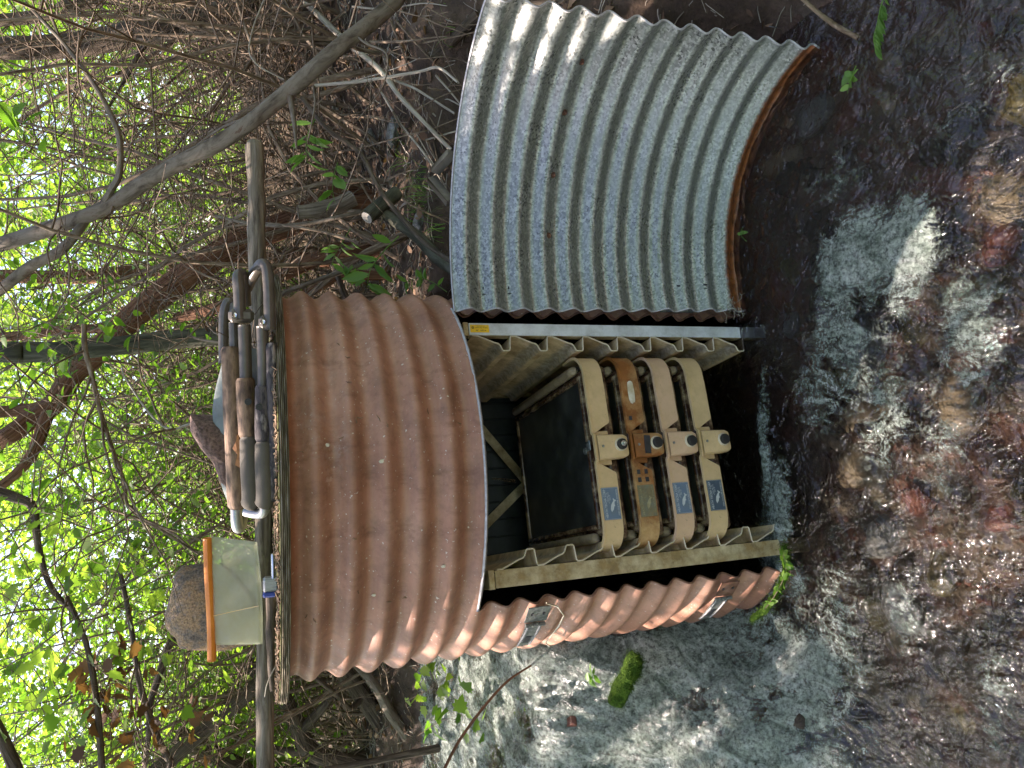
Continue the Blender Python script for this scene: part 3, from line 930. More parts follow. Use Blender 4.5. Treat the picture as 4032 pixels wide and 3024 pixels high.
# grey pole lying across the lid
def tube_thing(name, label, cat, pts, rad, mat, n=10, wob=.15, group=None, extra=None):
    m = MB(); m.tube(pts, rad, n, wob=wob, seed=random.uniform(0, 30))
    if extra: extra(m)
    o = m.build(name, mat, None, off=pts[0])
    return tag(o, label, cat, group)
def spline(pts, k=6):
    P = [Vector(p) for p in pts]; out = []
    for i in range(len(P) - 1):
        p0 = P[max(0, i - 1)]; p1 = P[i]; p2 = P[i + 1]; p3 = P[min(len(P) - 1, i + 2)]
        for j in range(k):
            t = j / k
            out.append(.5 * ((2 * p1) + (p2 - p0) * t + (2 * p0 - 5 * p1 + 4 * p2 - p3) * t * t + (3 * p1 - p0 - 3 * p2 + p3) * t ** 3))
    out.append(P[-1]); return out
def rads(r0, r1, n): return [lerp(r0, r1, i / (n - 1)) for i in range(n)]
random.seed(8)
pp = spline([atY(1000, 552, 2.30), atY(1006, 640, 2.3), atY(1012, 1000, 2.3), atY(1030, 1700, 2.3), atY(1040, 2400, 2.3), atY(1044, 3060, 2.3), atY(1046, 3500, 2.3)], 10)
rr = [.026] * len(pp); rr[0] = .012; rr[1] = .017; rr[2] = .021; rr[3] = .024
tube_thing('wooden_pole', 'long grey weathered pole lying across the plywood lid', 'pole', pp, rr, LOGM, 14, .22)
pp = spline([atY(1068, 2330, 1.98), atY(1066, 2500, 2.0), atY(1068, 2640, 2.02), atY(1072, 2720, 2.04)], 8)
tube_thing('broken_branch', 'short dark broken branch on the lid left of the padlock', 'branch', pp, rads(.014, .006, len(pp)), BARK_D, 9, .35)
pp = spline([atY(1082, 2630, 1.86), atY(1066, 2660, 1.86), atY(1050, 2700, 1.87), atY(1043, 2745, 1.88)], 6)
tube_thing('plant_strand', 'thin pale strand curling up from the left part of the lid', 'strand', pp, .0016, PALEST, 6, 0)

# padlock
c = atY(1073, 2308, 1.83); c.z = LT + .021
t = thing('padlock', 'grey padlock with a blue end band lying on its side on the lid', 'padlock', c)
m = MB(); m.box((.006, 0, 0), (.034, .030, .036), None, .005); m.build('lock_body', simple('laminated_lock_steel', [(.22, .22, .21), (.40, .40, .39)], 60, .45, .5, .2, stretch=(8, 1, 1)), t, sharp=30)
m = MB(); m.box((-.0175, 0, 0), (.012, .0315, .0375), None, .004); m.build('blue_band', simple('blue_plastic', [(.01, .03, .20), (.02, .06, .32)], 30, .35, 0, 0), t, sharp=30)
m = MB(); m.tube(spline([(.02, -.008, -.006), (.055, -.008, -.006), (.072, -.003, -.006), (.074, .006, -.006), (.055, .010, -.006), (.02, .010, -.006)], 5), .0045, 8); m.build('shackle', CHROME, t)

# ------------------------------------------------------------------ rocks on the lid
def outline_rock(name, label, px_pts, Y, depth, mat, seed):
    W = [atY(x, y, Y) for x, y in px_pts]
    c = sum(W, Vector()) / len(W)
    P = []
    for i in range(len(W)):          # resample
        a, b = W[i], W[(i + 1) % len(W)]
        for k in range(4): P.append(a.lerp(b, k / 4))
    m = MB(); n = len(P); K = 18
    for k in range(K + 1):
        u = -1 + 2 * k / K
        s = max(.0, 1 - abs(u) ** 2.6) ** .5
        s = max(s, .02)
        for i, p in enumerate(P):
            q = c + (p - c) * s + Vector((0, u * depth, 0))
            d = (q - c).normalized()
            q = q + d * (.012 * fbm(q.x * 9 + seed, q.y * 9, q.z * 9, 4) + .003 * fbm(q.x * 60, q.y * 60, q.z * 60 + seed, 3))
            m.vert(q)
    for k in range(K):
        for i in range(n):
            a = k * n + i; b = k * n + (i + 1) % n
            m.face(a, b, b + n, a + n)
    m.f.append(tuple(range(n))[::-1]); m.f.append(tuple(K * n + i for i in range(n)))
    o = m.build(name, mat, None, off=(c.x, c.y, LT), sharp=50)
    return tag(o, label, 'rock')
outline_rock('rock', 'pointed mauve brown rock lying on the folded chair', [(752, 1690), (758, 1640), (905, 1648), (985, 1700), (1040, 1850), (1035, 1990), (960, 1990), (900, 1960), (865, 1900), (845, 1820), (800, 1770), (770, 1725)], 2.08, .10, ROCK1, 3)
outline_rock('rock', 'rounded grey tan boulder standing behind the zip bag on the lid', [(665, 2460), (660, 2400), (675, 2330), (685, 2260), (715, 2235), (800, 2230), (900, 2240), (1000, 2270), (1045, 2330), (1045, 2460), (1000, 2530), (860, 2550), (740, 2555), (705, 2540), (690, 2500)], 2.44, .11, ROCK2, 9)

# ------------------------------------------------------------------ zip bag
def m_bag():
    m = bpy.data.materials.new('frosted_silicone'); m.use_nodes = True
    t = m.node_tree; p = t.nodes['Principled BSDF']; out = t.nodes['Material Output']
    v = coords(t)
    c = ramp(t, nois(t, v, 14, 5), [(.35, (.84, .80, .56)), (.65, (.92, .90, .74))])
    setv(t, p, 'Base Color', c); setv(t, p, 'Roughness', .35)
    tr = t.nodes.new('ShaderNodeBsdfTranslucent'); t.links.new(c, tr.inputs[0])
    tp = t.nodes.new('ShaderNodeBsdfTransparent'); tp.inputs[0].default_value = (.93, .97, .9, 1)
    m1 = t.nodes.new('ShaderNodeMixShader'); m1.inputs[0].default_value = .68
    t.links.new(p.outputs[0], m1.inputs[1]); t.links.new(tr.outputs[0], m1.inputs[2])
    m2 = t.nodes.new('ShaderNodeMixShader'); m2.inputs[0].default_value = .55
    t.links.new(m1.outputs[0], m2.inputs[1]); t.links.new(tp.outputs[0], m2.inputs[2]); t.links.new(m2.outputs[0], out.inputs[0])
    return m
BY = 2.17
b0 = atY(1035, 2350, BY)
bag = thing('zip_bag', 'translucent zip bag with an orange closure bar propped against the grey tan boulder', 'bag', b0)
tl, tr_, bl, br = atY(832, 2574, BY), atY(828, 2131, BY), atY(1034, 2536, BY), atY(1012, 2134, BY)
m = MB(); NU, NV = 28, 18
for side in (-1, 1):
    for j in range(NV + 1):
        for i in range(NU + 1):
            u, v = i / NU, j / NV
            p = (tl.lerp(tr_, u)).lerp(bl.lerp(br, u), v)
            e = (math.sin(math.pi * min(1, max(0, u))) ** .5) * min(1, (v * 1.15) ** .8 + .04)
            if j == NV: e = 0
            sag = -.006 * math.sin(u * math.pi) * v
            p = p + Vector((0, side * (.004 + .022 * e) * (1 if 0 < i < NU and j < NV else .15) + .004 * fbm(u * 4, v * 3, 2, 3) + .07 * (1 - v) , sag))
            m.vert(p)
w_ = NU + 1; o_ = w_ * (NV + 1)
for j in range(NV):
    for i in range(NU):
        a = j * w_ + i
        m.face(a, a + w_, a + w_ + 1, a + 1); m.face(o_ + a, o_ + a + 1, o_ + a + w_ + 1, o_ + a + w_)
for i in range(NU):
    m.face(NV * w_ + i, o_ + NV * w_ + i, o_ + NV * w_ + i + 1, NV * w_ + i + 1)
for j in range(NV):
    for q in (0, NU):
        a = j * w_ + q; m.face(a, a + o_, a + w_ + o_, a + w_)
for k_ in range(len(m.v)): m.v[k_] = tuple(Vector(m.v[k_]) - b0)
m.build('bag_body', m_bag(), bag)
m = MB(); A_ = atY(834, 2602, BY + .07) - b0; B_ = atY(816, 2118, BY + .07) - b0
m.tube(spline([A_, A_.lerp(B_, .3) + Vector((0, 0, -.002)), A_.lerp(B_, .7), B_], 8), .0125, 10)
m.build('closure_bar', simple('orange_plastic', [(.62, .17, .02), (.78, .24, .04)], 30, .35, 0, .05), bag)
m = MB(); m.tube(spline([atY(868, 2218, BY + .05) - b0, atY(915, 2255, BY + .035) - b0, atY(950, 2300, BY + .03) - b0, atY(995, 2360, BY + .02) - b0, atY(1000, 2400, BY + .02) - b0], 6), [.002 + .004 * min(1, i / 10) for i in range(25)], 7, wob=.5)
m.build('twig_inside', TWIG, bag)
m = MB(); m.tube([atY(840, 2425, BY + .025) - b0, atY(1020, 2385, BY - .02) - b0], .0012, 5); m.build('fold_seam', simple('seam_crease', [(.75, .5, .25), (.8, .55, .3)], 20, .5, 0, 0), bag)

# ------------------------------------------------------------------ folded camp chair
c0 = atY(1090, 1560, 1.85); c0.z = LT
ch = thing('folded_chair', 'folded brown camouflage camp chair lying on the lid with taupe metal tubes', 'chair', c0)
def cpt(px, py, Y): return atY(px, py, Y) - c0
def ctube(name, pts, r, mat, n=12, wob=0.0, k=6, par=None, prof=None):
    P = spline([cpt(*p) for p in pts], k); m = MB()
    m.tube(P, r if prof is None else [r * prof(i / (len(P) - 1)) for i in range(len(P))], n, wob=wob, seed=random.uniform(0, 9)); return m.build(name, mat, par or ch)
pad = lambda s: (.82 if s < .03 or s > .97 else 1.0)
# lowest dark cloth against the board
ctube('lower_cloth', [(1072, 1352, 1.86), (1074, 1500, 1.85), (1080, 1750, 1.85), (1076, 1972, 1.86)], .0135, BARKCAMO, 10, .35, prof=pad)
# front leg
ctube('leg_tube', [(1063, 1300, 1.86), (1060, 1150, 1.86), (1052, 1062, 1.87), (1034, 1040, 1.88), (1012, 1060, 1.92), (985, 1105, 1.96), (972, 1135, 1.98)], .0145, TUBEM)
ctube('leg_tube', [(1032, 1285, 1.87), (1036, 1400, 1.87), (1036, 1530, 1.87)], .0145, TUBEM)
ctube('leg_sleeve', [(1038, 1518, 1.865), (1038, 1600, 1.865), (1040, 1742, 1.865)], .0215, BARKCAMO, 12, .14, prof=pad)
ctube('padded_sleeve', [(1040, 1738, 1.862), (1042, 1850, 1.862), (1044, 1960, 1.865), (1036, 1990, 1.87)], .022, TAUPE, 12, .08, prof=pad)
ctube('bent_tube_end', [(1040, 1975, 1.87), (1042, 2005, 1.87), (1030, 2022, 1.88), (1000, 2022, 1.90), (968, 2015, 1.92)], .0125, SILVER)
ctube('leg_tube', [(946, 1260, 1.90), (942, 1150, 1.90), (938, 1095, 1.90), (944, 1080, 1.92), (960, 1095, 1.95), (968, 1200, 1.99)], .0145, TUBEM)
ctube('leg_tube', [(962, 1280, 1.90), (966, 1400, 1.90), (968, 1500, 1.90)], .0155, TUBEM)
ctube('leg_sleeve', [(966, 1488, 1.895), (972, 1600, 1.895), (978, 1722, 1.895)], .0225, CAMO, 12, .12, prof=pad)
ctube('padded_sleeve', [(980, 1718, 1.892), (984, 1850, 1.892), (988, 1960, 1.893), (982, 1985, 1.90)], .0225, TAUPE, 12, .08, prof=pad)
s1 = ctube('arm_sleeve', [(908, 1368, 1.94), (912, 1500, 1.93), (920, 1700, 1.93), (930, 1900, 1.94), (934, 2000, 1.95)], .0225, CAMO, 12, .12, prof=pad)
m = MB(); 
for i in range(9):
    for j in range(3):
        pass
lf = [cpt(936, 1705, 1.905), cpt(928, 1740, 1.903), cpt(915, 1765, 1.908), cpt(935, 1790, 1.902), cpt(925, 1830, 1.905), cpt(945, 1842, 1.902), cpt(952, 1800, 1.901), cpt(950, 1750, 1.901)]
m.poly([p + Vector((0, -.003, 0)) for p in lf]); m.build('printed_leaf', LEAFPRINT, s1, smooth=False)
ctube('arm_tube', [(924, 1370, 1.94), (922, 1310, 1.94), (920, 1270, 1.94)], .0125, TUBEM)
ctube('arm_tube', [(930, 1990, 1.95), (932, 2050, 1.95), (938, 2078, 1.955), (948, 2068, 1.97), (955, 2030, 1.99)], .0145, SILVER)
ctube('back_tube', [(880, 1430, 2.02), (880, 1300, 2.02), (884, 1230, 2.02), (898, 1190, 2.02), (918, 1205, 2.02), (925, 1260, 2.0)], .0125, TUBEM)
# connectors with their rivets
for a, b, r in (((900, 1236, 1.91), (1000, 1252, 1.90), .013), ((1020, 1278, 1.87), (1080, 1262, 1.86), .013)):
    A_, B_ = cpt(*a), cpt(*b); d = B_ - A_
    m = MB(); m.box((A_ + B_) / 2, (.034, .034, d.length), None, .009); cc = m.build('joint_bracket', TUBEM, ch, sharp=40)
    m = MB(); q = (A_ + B_) / 2 + Vector((.0, -.017, d.length * .25)); m.disc(q, (0, -1, 0), .006, .004, 10); m.build('rivet', CHROME, cc)
for px, py, Y in ((977, 1582, 1.873), (1020, 1602, 1.846)):
    p = cpt(px, py, Y); m = MB(); m.disc(p, (0, -1, 0), .0085, .004, 14); m.disc(p + Vector((0, -.004, 0)), (0, -1, 0), .004, .003, 8); m.build('black_rivet', RUBBER, ch, sharp=40)
# grey cloth bulging behind
m = MB(); NU, NV = 22, 10
prof = [(880, 1375), (868, 1450), (850, 1520), (838, 1590), (836, 1640), (845, 1700), (860, 1800), (868, 1900), (900, 1985)]
P = spline([cpt(x, y, 2.03) for x, y in prof], 3); Q = spline([cpt(x, y, 2.03) for x, y in [(1050, 1375), (1055, 1450), (1055, 1520), (1055, 1590), (1055, 1640), (1055, 1700), (1055, 1800), (1055, 1900), (1050, 1985)]], 3)
for i in range(len(P)):
    for j in range(16):
        an = math.pi * j / 15
        p = P[i].lerp(Q[i], (1 - math.sin(an)) if True else 0)
        dy = -.045 * math.cos(an) * (1 + .2 * math.sin(i * .9)) + .006 * fbm(i * .35, j * .5, 3)
        m.vert(p + Vector((0, dy, 0)))
for i in range(len(P) - 1):
    for j in range(15):
        a = i * 16 + j; m.face(a, a + 1, a + 17, a + 16)
m.build('folded_seat_cloth', GREYBAG, ch)

# ------------------------------------------------------------------ incubator rack
YW = R_(15.5)
RO = Vector((-.205, 1.955, -.30))
rack = thing('incubator_rack', 'aluminium rack with cream ribbed side panels inside the steel drum', 'rack', RO, YW)
def zl(z): return z + .30
def rbox(name, x0, x1, y0, y1, z0, z1, mat, par=rack, bev=.0015):
    m = MB(); m.box(((x0 + x1) / 2, (y0 + y1) / 2, zl((z0 + z1) / 2)), (x1 - x0, y1 - y0, z1 - z0), None, bev)
    return m.build(name, mat, par, sharp=30)
pr = rbox('front_post', .368, .407, 0, .004, -.29, .840, FRAMEC); rbox('post_flange', .368, .372, .0045, .035, -.29, .838, FRAMED, pr)
pl = rbox('front_post', -.371, -.323, 0, .004, -.29, .833, FRAMED); rbox('post_flange', -.327, -.323, .0045, .035, -.29, .831, FRAMED, pl)
rbox('top_rail', .366, .409, -.001, .66, .842, .858, FRAMED); rbox('top_rail', -.373, -.321, -.001, .66, .835, .852, FRAMED)
rbox('back_rail', -.32, .365, .655, .68, .80, .845, FRAMED)
rbox('back_post', .345, .375, .662, .690, -.29, .84, FRAMED); rbox('back_post', -.365, -.335, .662, .690, -.29, .83, FRAMED)
def brace(a, b, yy):
    A_, B_ = Vector((a[0], yy, zl(a[1]))), Vector((b[0], yy, zl(b[1]))); d = B_ - A_
    an = math.atan2(d.z, d.x)
    m = MB(); m.box((A_ + B_) / 2, (d.length, .003, .034), Matrix.Rotation(-an, 3, 'Y'), .001); m.build('cross_brace', FRAMED, rack, sharp=30)
brace((.37, .716), (.0, .442), .698); brace((-.36, .893), (-.0, .437), .704)
m = MB(); m.box((0, .72, zl(.35)), (.72, .006, 1.1)); 
for i in range(11): m.box((-.33 + i * .066, .713, zl(.35)), (.006, .008, 1.08), None, .002)
m.build('back_panel', simple('black_ribbed_panel', [(.012, .016, .015), (.03, .036, .034)], 14, .25, 0, .4), rack, sharp=30)
prof = [(0, 0), (.017, 0), (.045, .011), (.070, .021), (.083, .024), (.090, .030), (.096, .044), (.100, .047), (.119, .047), (.1225, .043), (.124, .03), (.1265, .006), (.129, .001)]
def panel(sx, x0, ztop):
    P = []
    for k in range(8):
        for (d, i) in prof[:-1]:
            P.append((x0 - sx * i, ztop - k * .123 - d * .953))
    P.append((x0, ztop - 8 * .123))
    m = MB()
    ny = 14
    for j in range(ny + 1):
        y = lerp(.001, .64, j / ny)
        for (x, z) in P: m.vert((x, y, zl(z)), (x, y))
    n = len(P)
    for j in range(ny):
        for i in range(n - 1):
            a = j * n + i; m.face(a, a + 1, a + n + 1, a + n)
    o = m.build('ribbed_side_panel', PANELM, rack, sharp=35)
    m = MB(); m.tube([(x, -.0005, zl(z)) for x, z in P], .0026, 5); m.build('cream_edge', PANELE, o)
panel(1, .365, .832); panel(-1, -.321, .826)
# asset sticker on the right post
def text_mesh(s, size, mat, name, par, fx, width=None, ext=.0004, spacing=1.0):
    cu = bpy.data.curves.new('t', 'FONT'); cu.body = s; cu.size = 1; cu.align_x = 'CENTER'; cu.align_y = 'CENTER'
    cu.space_character = spacing; cu.offset = .012
    ob = bpy.data.objects.new('t', cu); COL.objects.link(ob)
    dg = bpy.context.evaluated_depsgraph_get(); me = bpy.data.meshes.new_from_object(ob.evaluated_get(dg))
    bpy.data.objects.remove(ob)
    vs = [v.co.copy() for v in me.vertices]; fs = [tuple(p.vertices) for p in me.polygons]
    bpy.data.meshes.remove(me)
    xs_ = [v.x for v in vs]; ys_ = [v.y for v in vs]; wdt = max(xs_) - min(xs_); cx_ = (max(xs_) + min(xs_)) / 2; cy_ = (max(ys_) + min(ys_)) / 2
    sx_ = size if width is None else width / wdt
    m = MB()
    for v in vs: m.vert(fx((v.x - cx_) * sx_, (v.y - cy_) * size))
    for f in fs: m.f.append(f)
    return m.build(name, mat, par, smooth=False)
SZ, SXC = .8065, .3885
m = MB(); m.box((SXC, -.0008, zl(SZ)), (.0245, .0012, .0600), None, .0005); st = m.build('yellow_sticker', YELLOW, rack, sharp=30)
def sfx(ox, oy): return lambda tx, ty: (SXC + ty + oy, -.0019, zl(SZ - (tx + ox)))
text_mesh('PROPERTY OF', .0040, BLACKINK, 'sticker_text', st, sfx(.004, .0075), .026)
text_mesh('University of Idaho', .0052, BLACKINK, 'sticker_text', st, sfx(.006, .0022), .040)
text_mesh('N\u00ba   03714', .0062, BLACKINK, 'sticker_text', st, sfx(.004, -.0060), .032)
m = MB()
for i in range(9):
    a = i * 2 * math.pi / 9; p0 = sfx(-.0215, .0025)
    m.poly([p0(.0016 * math.cos(a - .3), .0016 * math.sin(a - .3)), p0(.0045 * math.cos(a - .2), .0045 * math.sin(a - .2)), p0(.0045 * math.cos(a + .25), .0045 * math.sin(a + .25)), p0(.0016 * math.cos(a + .3), .0016 * math.sin(a + .3))])
m.build('seal_emblem', BLACKINK, st, smooth=False)
# ------------------------------------------------------------------ four egg trays
def lip_mesh():
    P = []   # x, y, zbottom
    cr = .078
    for i in range(9):
        a = R_(180 - 90 * i / 8)
        P.append((-.305 + cr + cr * math.cos(a), -.030 + cr - cr * math.sin(a), -.0655))
    P = [(-.303, .105, -.0655), (-.305, .075, -.0655)] + P
    P += [(-.20, -.031, -.066), (-.12, -.032, -.066), (-.082, -.0325, -.066), (-.076, -.0325, -.064), (-.060, -.0325, -.036), (-.047, -.0325, -.015), (-.044, -.035, -.011), (-.039, -.042, -.009)]
    full = P + [(.0, -.042, -.009)] + [(-x, y, z) for x, y, z in reversed(P)]
    m = MB(); n = len(full)
    nrm = []
    for i in range(n):
        a = Vector((full[max(0, i - 1)][0], full[max(0, i - 1)][1])); b = Vector((full[min(n - 1, i + 1)][0], full[min(n - 1, i + 1)][1]))
        d = (b - a).normalized(); nrm.append(Vector((d.y, -d.x)))
    def ringv(k):
        x, y, zb = full[k]; nn_ = nrm[k]; T = .0055
        q = [(x, y, zb), (x, y, -.006), (x + nn_.x * .003, y + nn_.y * .003, -.004), (x + nn_.x * .003, y + nn_.y * .003, .0), (x - nn_.x * T, y - nn_.y * T, .001), (x - nn_.x * T, y - nn_.y * T, zb)]
        return [m.vert(p) for p in q]
    rs = [ringv(k) for k in range(n)]
    for i in range(n - 1):
        for k in range(6):
            m.face(rs[i][k], rs[i + 1][k], rs[i + 1][(k + 1) % 6], rs[i][(k + 1) % 6])
    m.f.append(tuple(rs[0])); m.f.append(tuple(reversed(rs[-1])))
    return m
def ring_frame(x, y0, y1, wd, z0, z1, bev=.004):
    m = MB()
    m.box((-x + wd / 2, (y0 + y1) / 2, (z0 + z1) / 2), (wd, y1 - y0, z1 - z0), None, bev)
    m.box((x - wd / 2, (y0 + y1) / 2, (z0 + z1) / 2), (wd, y1 - y0, z1 - z0), None, bev)
    m.box((0, y0 + wd / 2, (z0 + z1) / 2 - .0006), (2 * x - wd * .6, wd, z1 - z0), None, bev)
    m.box((0, y1 - wd / 2, (z0 + z1) / 2 - .0006), (2 * x - wd * .6, wd, z1 - z0), None, bev)
    return m
def make_tray():
    t = thing('egg_tray', 'topmost egg tray with its black mesh screen in full view', 'tray', (0, 0, 0), YW, 'egg trays in the incubator rack')
    lip_mesh().build('front_lip', BEIGE, t, sharp=32)
    ring_frame(.258, -.010, .62, .026, -.050, -.010, .007).build('tray_rim', RIMM, t, sharp=50)
    m = MB(); m.box((0, .30, -.076), (.54, .60, .048), None, .01); m.build('tray_basin', RIMM, t, sharp=50)
    for s in (-1, 1):
        m = MB(); m.tube([(s * .262, .028, -.010), (s * .262, .034, -.004), (s * .262, .045, -.002), (s * .262, .58, -.002), (s * .262, .60, -.008)], [.008, .014, .0155, .0155, .011], 10)
        m.build('side_rail', BARM, t)
    f = ring_frame(.238, .004, .595, .016, -.020, -.001, .003).build('screen_frame', RIMM, t, sharp=50)
    m = MB(); m.box((0, .30, -.013), (.446, .566, .006)); s = m.build('mesh_screen', SCREENM, f, smooth=False)
    m = MB(); m.box((0, -.024, -.034), (.105, .006, .052), None, .003); m.build('recessed_neck', BEIGE, t, sharp=30)
    m = MB(); b = len(m.v)
    # bracket block: wider at the top, rounded toward the viewer
    secs = [(-.012, .0385, -.046), (-.060, .037, -.052), (-.096, .035, -.056), (-.108, .030, -.052)]
    rings_ = []
    for zz, hw, yf in secs:
        ring = []
        for (x, y) in ((-hw, -.016), (-hw, yf + .007), (-hw + .003, yf + .002), (-hw + .009, yf), (hw - .009, yf), (hw - .003, yf + .002), (hw, yf + .007), (hw, -.016)):
            ring.append(m.vert((x, y, zz)))
        rings_.append(ring)
    for i in range(len(rings_) - 1):
        for k in range(7): m.face(rings_[i][k], rings_[i + 1][k], rings_[i + 1][k + 1], rings_[i][k + 1])
        m.face(rings_[i][7], rings_[i + 1][7], rings_[i + 1][0], rings_[i][0])
    m.f.append(tuple(rings_[0])); m.f.append(tuple(reversed(rings_[-1])))
    blk = m.build('clamp_bracket', BEIGE, t, sharp=35)
    kc = Vector((.004, -.0555, -.084))
    m = MB(); m.disc(kc + Vector((0, .003, 0)), (0, -1, -.05), .0215, .005, 24, .020); m.build('knob_collar', PANELE, blk, sharp=40)
    m = MB(); m.disc(kc, (0, -1, -.05), .0170, .010, 24, .0160); m.disc(kc + Vector((0, -.0098, 0)), (0, -1, -.05), .0160, .002, 24, .0135); m.build('black_knob', RUBBER, blk, sharp=40)
    m = MB(); m.disc((.002, -.0475, -.026), (0, -1, 0), .0042, .0018, 12); m.build('small_rivet', GALV, blk, sharp=40)
    return t
def place_tray(t, k):
    ztop = .497 - .123 * k
    p = Vector((RO.x, RO.y, ztop))
    t.location = p; t.rotation_euler = (R_(.6) if k == 0 else 0, 0, YW)
tr0 = make_tray()
labs = ['topmost egg tray with its black mesh screen in full view',
        'second egg tray from the top with a rust stained lip and bits of black tape',
        'third egg tray from the top with a clean pinkish beige lip',
        'lowest egg tray just above the dark water in the rack']
trays = [tr0] + [dup(tr0, (0, 0, 0), YW, labs[k]) for k in (1, 2, 3)]
for k, t in enumerate(trays): place_tray(t, k)
for k, mt in ((1, BEIGE2), (2, BEIGE3)):
    for c in trays[k].children:
        if c.data.materials[0] == BEIGE:
            c.data = c.data.copy(); c.data.materials[0] = mt
def plate_label(t, k):
    bm_, lm = ((BLUE, LETTER), (BLUE2, LETTER2), (BLUE, LETTER), (BLUE4, LETTER))[k]
    lx, lz = -.168, -.0335
    m = MB(); m.box((lx, -.0328, lz), (.095, .0014, .056), None, .0005)
    L = m.build('name_plate', bm_, t, sharp=30)
    yy = -.0341
    fx = lambda ox, oz: (lambda a, b: (lx + a + ox, yy, lz + b + oz))
    text_mesh('HEATH TECNA CORP', .0105, lm, 'plate_lettering', L, fx(0, .0185), .084)
    text_mesh('FISH CULTURE DIVISION', .0062, lm, 'plate_lettering', L, fx(.002, -.0215), .076)
    m = MB()
    for i, (wd, ox) in enumerate(((.032, .018), (.034, .018), (.016, .018))):
        for j in range(int(wd / .0022)):
            x = lx + ox - wd / 2 + j * .0022
            if (j * 7 + i) % 5 == 0: continue
            m.poly([(x, yy, lz + .0095 - i * .0042), (x + .0014, yy, lz + .0095 - i * .0042), (x + .0014, yy, lz + .0115 - i * .0042), (x, yy, lz + .0115 - i * .0042)])
    m.build('fine_print', lm, L, smooth=False)
    fish = [(-.022, -.004), (-.016, .002), (-.004, .0045), (.006, .003), (.012, .0005), (.0165, .0045), (.019, .0035), (.0165, -.001), (.017, -.006), (.014, -.0065), (.0105, -.003), (.003, -.0055), (-.001, -.009), (-.003, -.006), (-.012, -.007)]
    m = MB(); an = R_(-24); ca, sa = math.cos(an), math.sin(an)
    m.poly([(lx - .004 + x * ca - z * sa, yy, lz - .004 + x * sa + z * ca) for x, z in fish])
    m.build('fish_emblem', lm, L, smooth=False)
    m = MB()
    for (x0, x1, z0, z1) in ((-.0455, .0455, .0255, .0262), (-.0455, .0455, -.0262, -.0255), (-.0462, -.0455, -.0262, .0262), (.0455, .0462, -.0262, .0262)):
        m.poly([(lx + x0, yy, lz + z0), (lx + x1, yy, lz + z0), (lx + x1, yy, lz + z1), (lx + x0, yy, lz + z1)])
    m.build('plate_border', lm, L, smooth=False)
for k, t in enumerate(trays): plate_label(t, k)
# extras of single trays
m = MB(); c = Vector((.004, -.068, -.084)); m.disc(c, (0, -1, 0), .0085, .003, 12); m.disc(c + Vector((0, -.003, 0)), (0, -1, 0), .0055, .009, 10); m.disc(c + Vector((0, -.012, 0)), (0, -1, 0), .003, .004, 8)
m.build('bright_screw', CHROME, trays[0], sharp=40)
m = MB(); m.box((.012, -.006, .002), (.030, .026, .005), None, .002); m.disc((-.0, .016, .002), (0, 0, 1), .010, .004, 14); cl = m.build('steel_clip', GALV, trays[0], sharp=40)
for (x, z, wd, hh) in ((.088, -.018, .013, .011), (-.080, -.018, .014, .011), (-.080, -.044, .014, .011), (-.104, -.018, .014, .012), (-.104, -.044, .014, .012)):
    m = MB(); m.box((x, -.0336, z), (wd, .001, hh), None, .0003); m.build('black_tape', BLKTAPE, trays[1], smooth=False)
m = MB(); m.box((.0, -.0535, -.052), (.056, .003, .020), Matrix.Rotation(R_(4), 3, 'Y'), .0005); m.build('black_tape', BLKTAPE, trays[1], smooth=False)
m = MB(); pts = []
for i in range(28):
    a = 2 * math.pi * i / 28; r = 1 + .22 * nz(i * 1.3, 5)
    pts.append((.172 + .036 * r * math.copysign(abs(math.cos(a)) ** .5, math.cos(a)), -.0334, -.034 + .011 * r * math.copysign(abs(math.sin(a)) ** .5, math.sin(a))))
m.poly(pts); m.build('torn_paper_patch', WHITEP, trays[1], smooth=False)
# ------------------------------------------------------------------ helpers for vegetation
random.seed(21)
def ghit(px, py, lift=0.0, ymax=30):
    d = ray(px, py); d = d / d.y
    y = 1.0
    while y < ymax:
        p = CAMP + d * y
        if p.z <= ground_z(p.x, p.y) + lift: return p
        y += .03
    return CAMP + d * ymax
def wr(wpx, p): return wpx / 2 / FPX * (p - CAMP).dot(_F)
def leafshape(kind):
    if kind == 'diamond': return [(0, 0, 0), (.3, .5, .06), (0, 1, -.05), (-.3, .5, .06)], [(0, 1, 2, 3)]
    if kind == 'oval': return [(0, 0, 0), (.24, .22, .05), (.29, .5, .06), (.17, .8, .03), (0, 1.02, -.08), (-.17, .8, .03), (-.29, .5, .06), (-.24, .22, .05), (0, .5, 0)], [(0, 1, 2, 8), (8, 2, 3, 4), (8, 4, 5, 6), (0, 8, 6, 7)]
    if kind == 'lance': return [(0, 0, 0), (.13, .25, .03), (.17, .5, .03), (.10, .8, 0), (0, 1.05, -.12), (-.10, .8, 0), (-.17, .5, .03), (-.13, .25, .03), (0, .5, 0)], [(0, 1, 2, 8), (8, 2, 3, 4), (8, 4, 5, 6), (0, 8, 6, 7)]
    if kind == 'maple':
        o = [(0, 0), (.16, .06), (.38, .02), (.34, .2), (.52, .38), (.36, .44), (.40, .66), (.22, .64), (.14, .80), (0, 1.02), (-.14, .80), (-.22, .64), (-.40, .66), (-.36, .44), (-.52, .38), (-.34, .2), (-.38, .02), (-.16, .06)]
        return [(x, y, .05 * abs(x) - .1 * y * y) for x, y in o] + [(0, .42, .0)], [(18, i, (i + 1) % 18) for i in range(18)]
SH = {k: leafshape(k) for k in ('diamond', 'oval', 'lance', 'maple')}
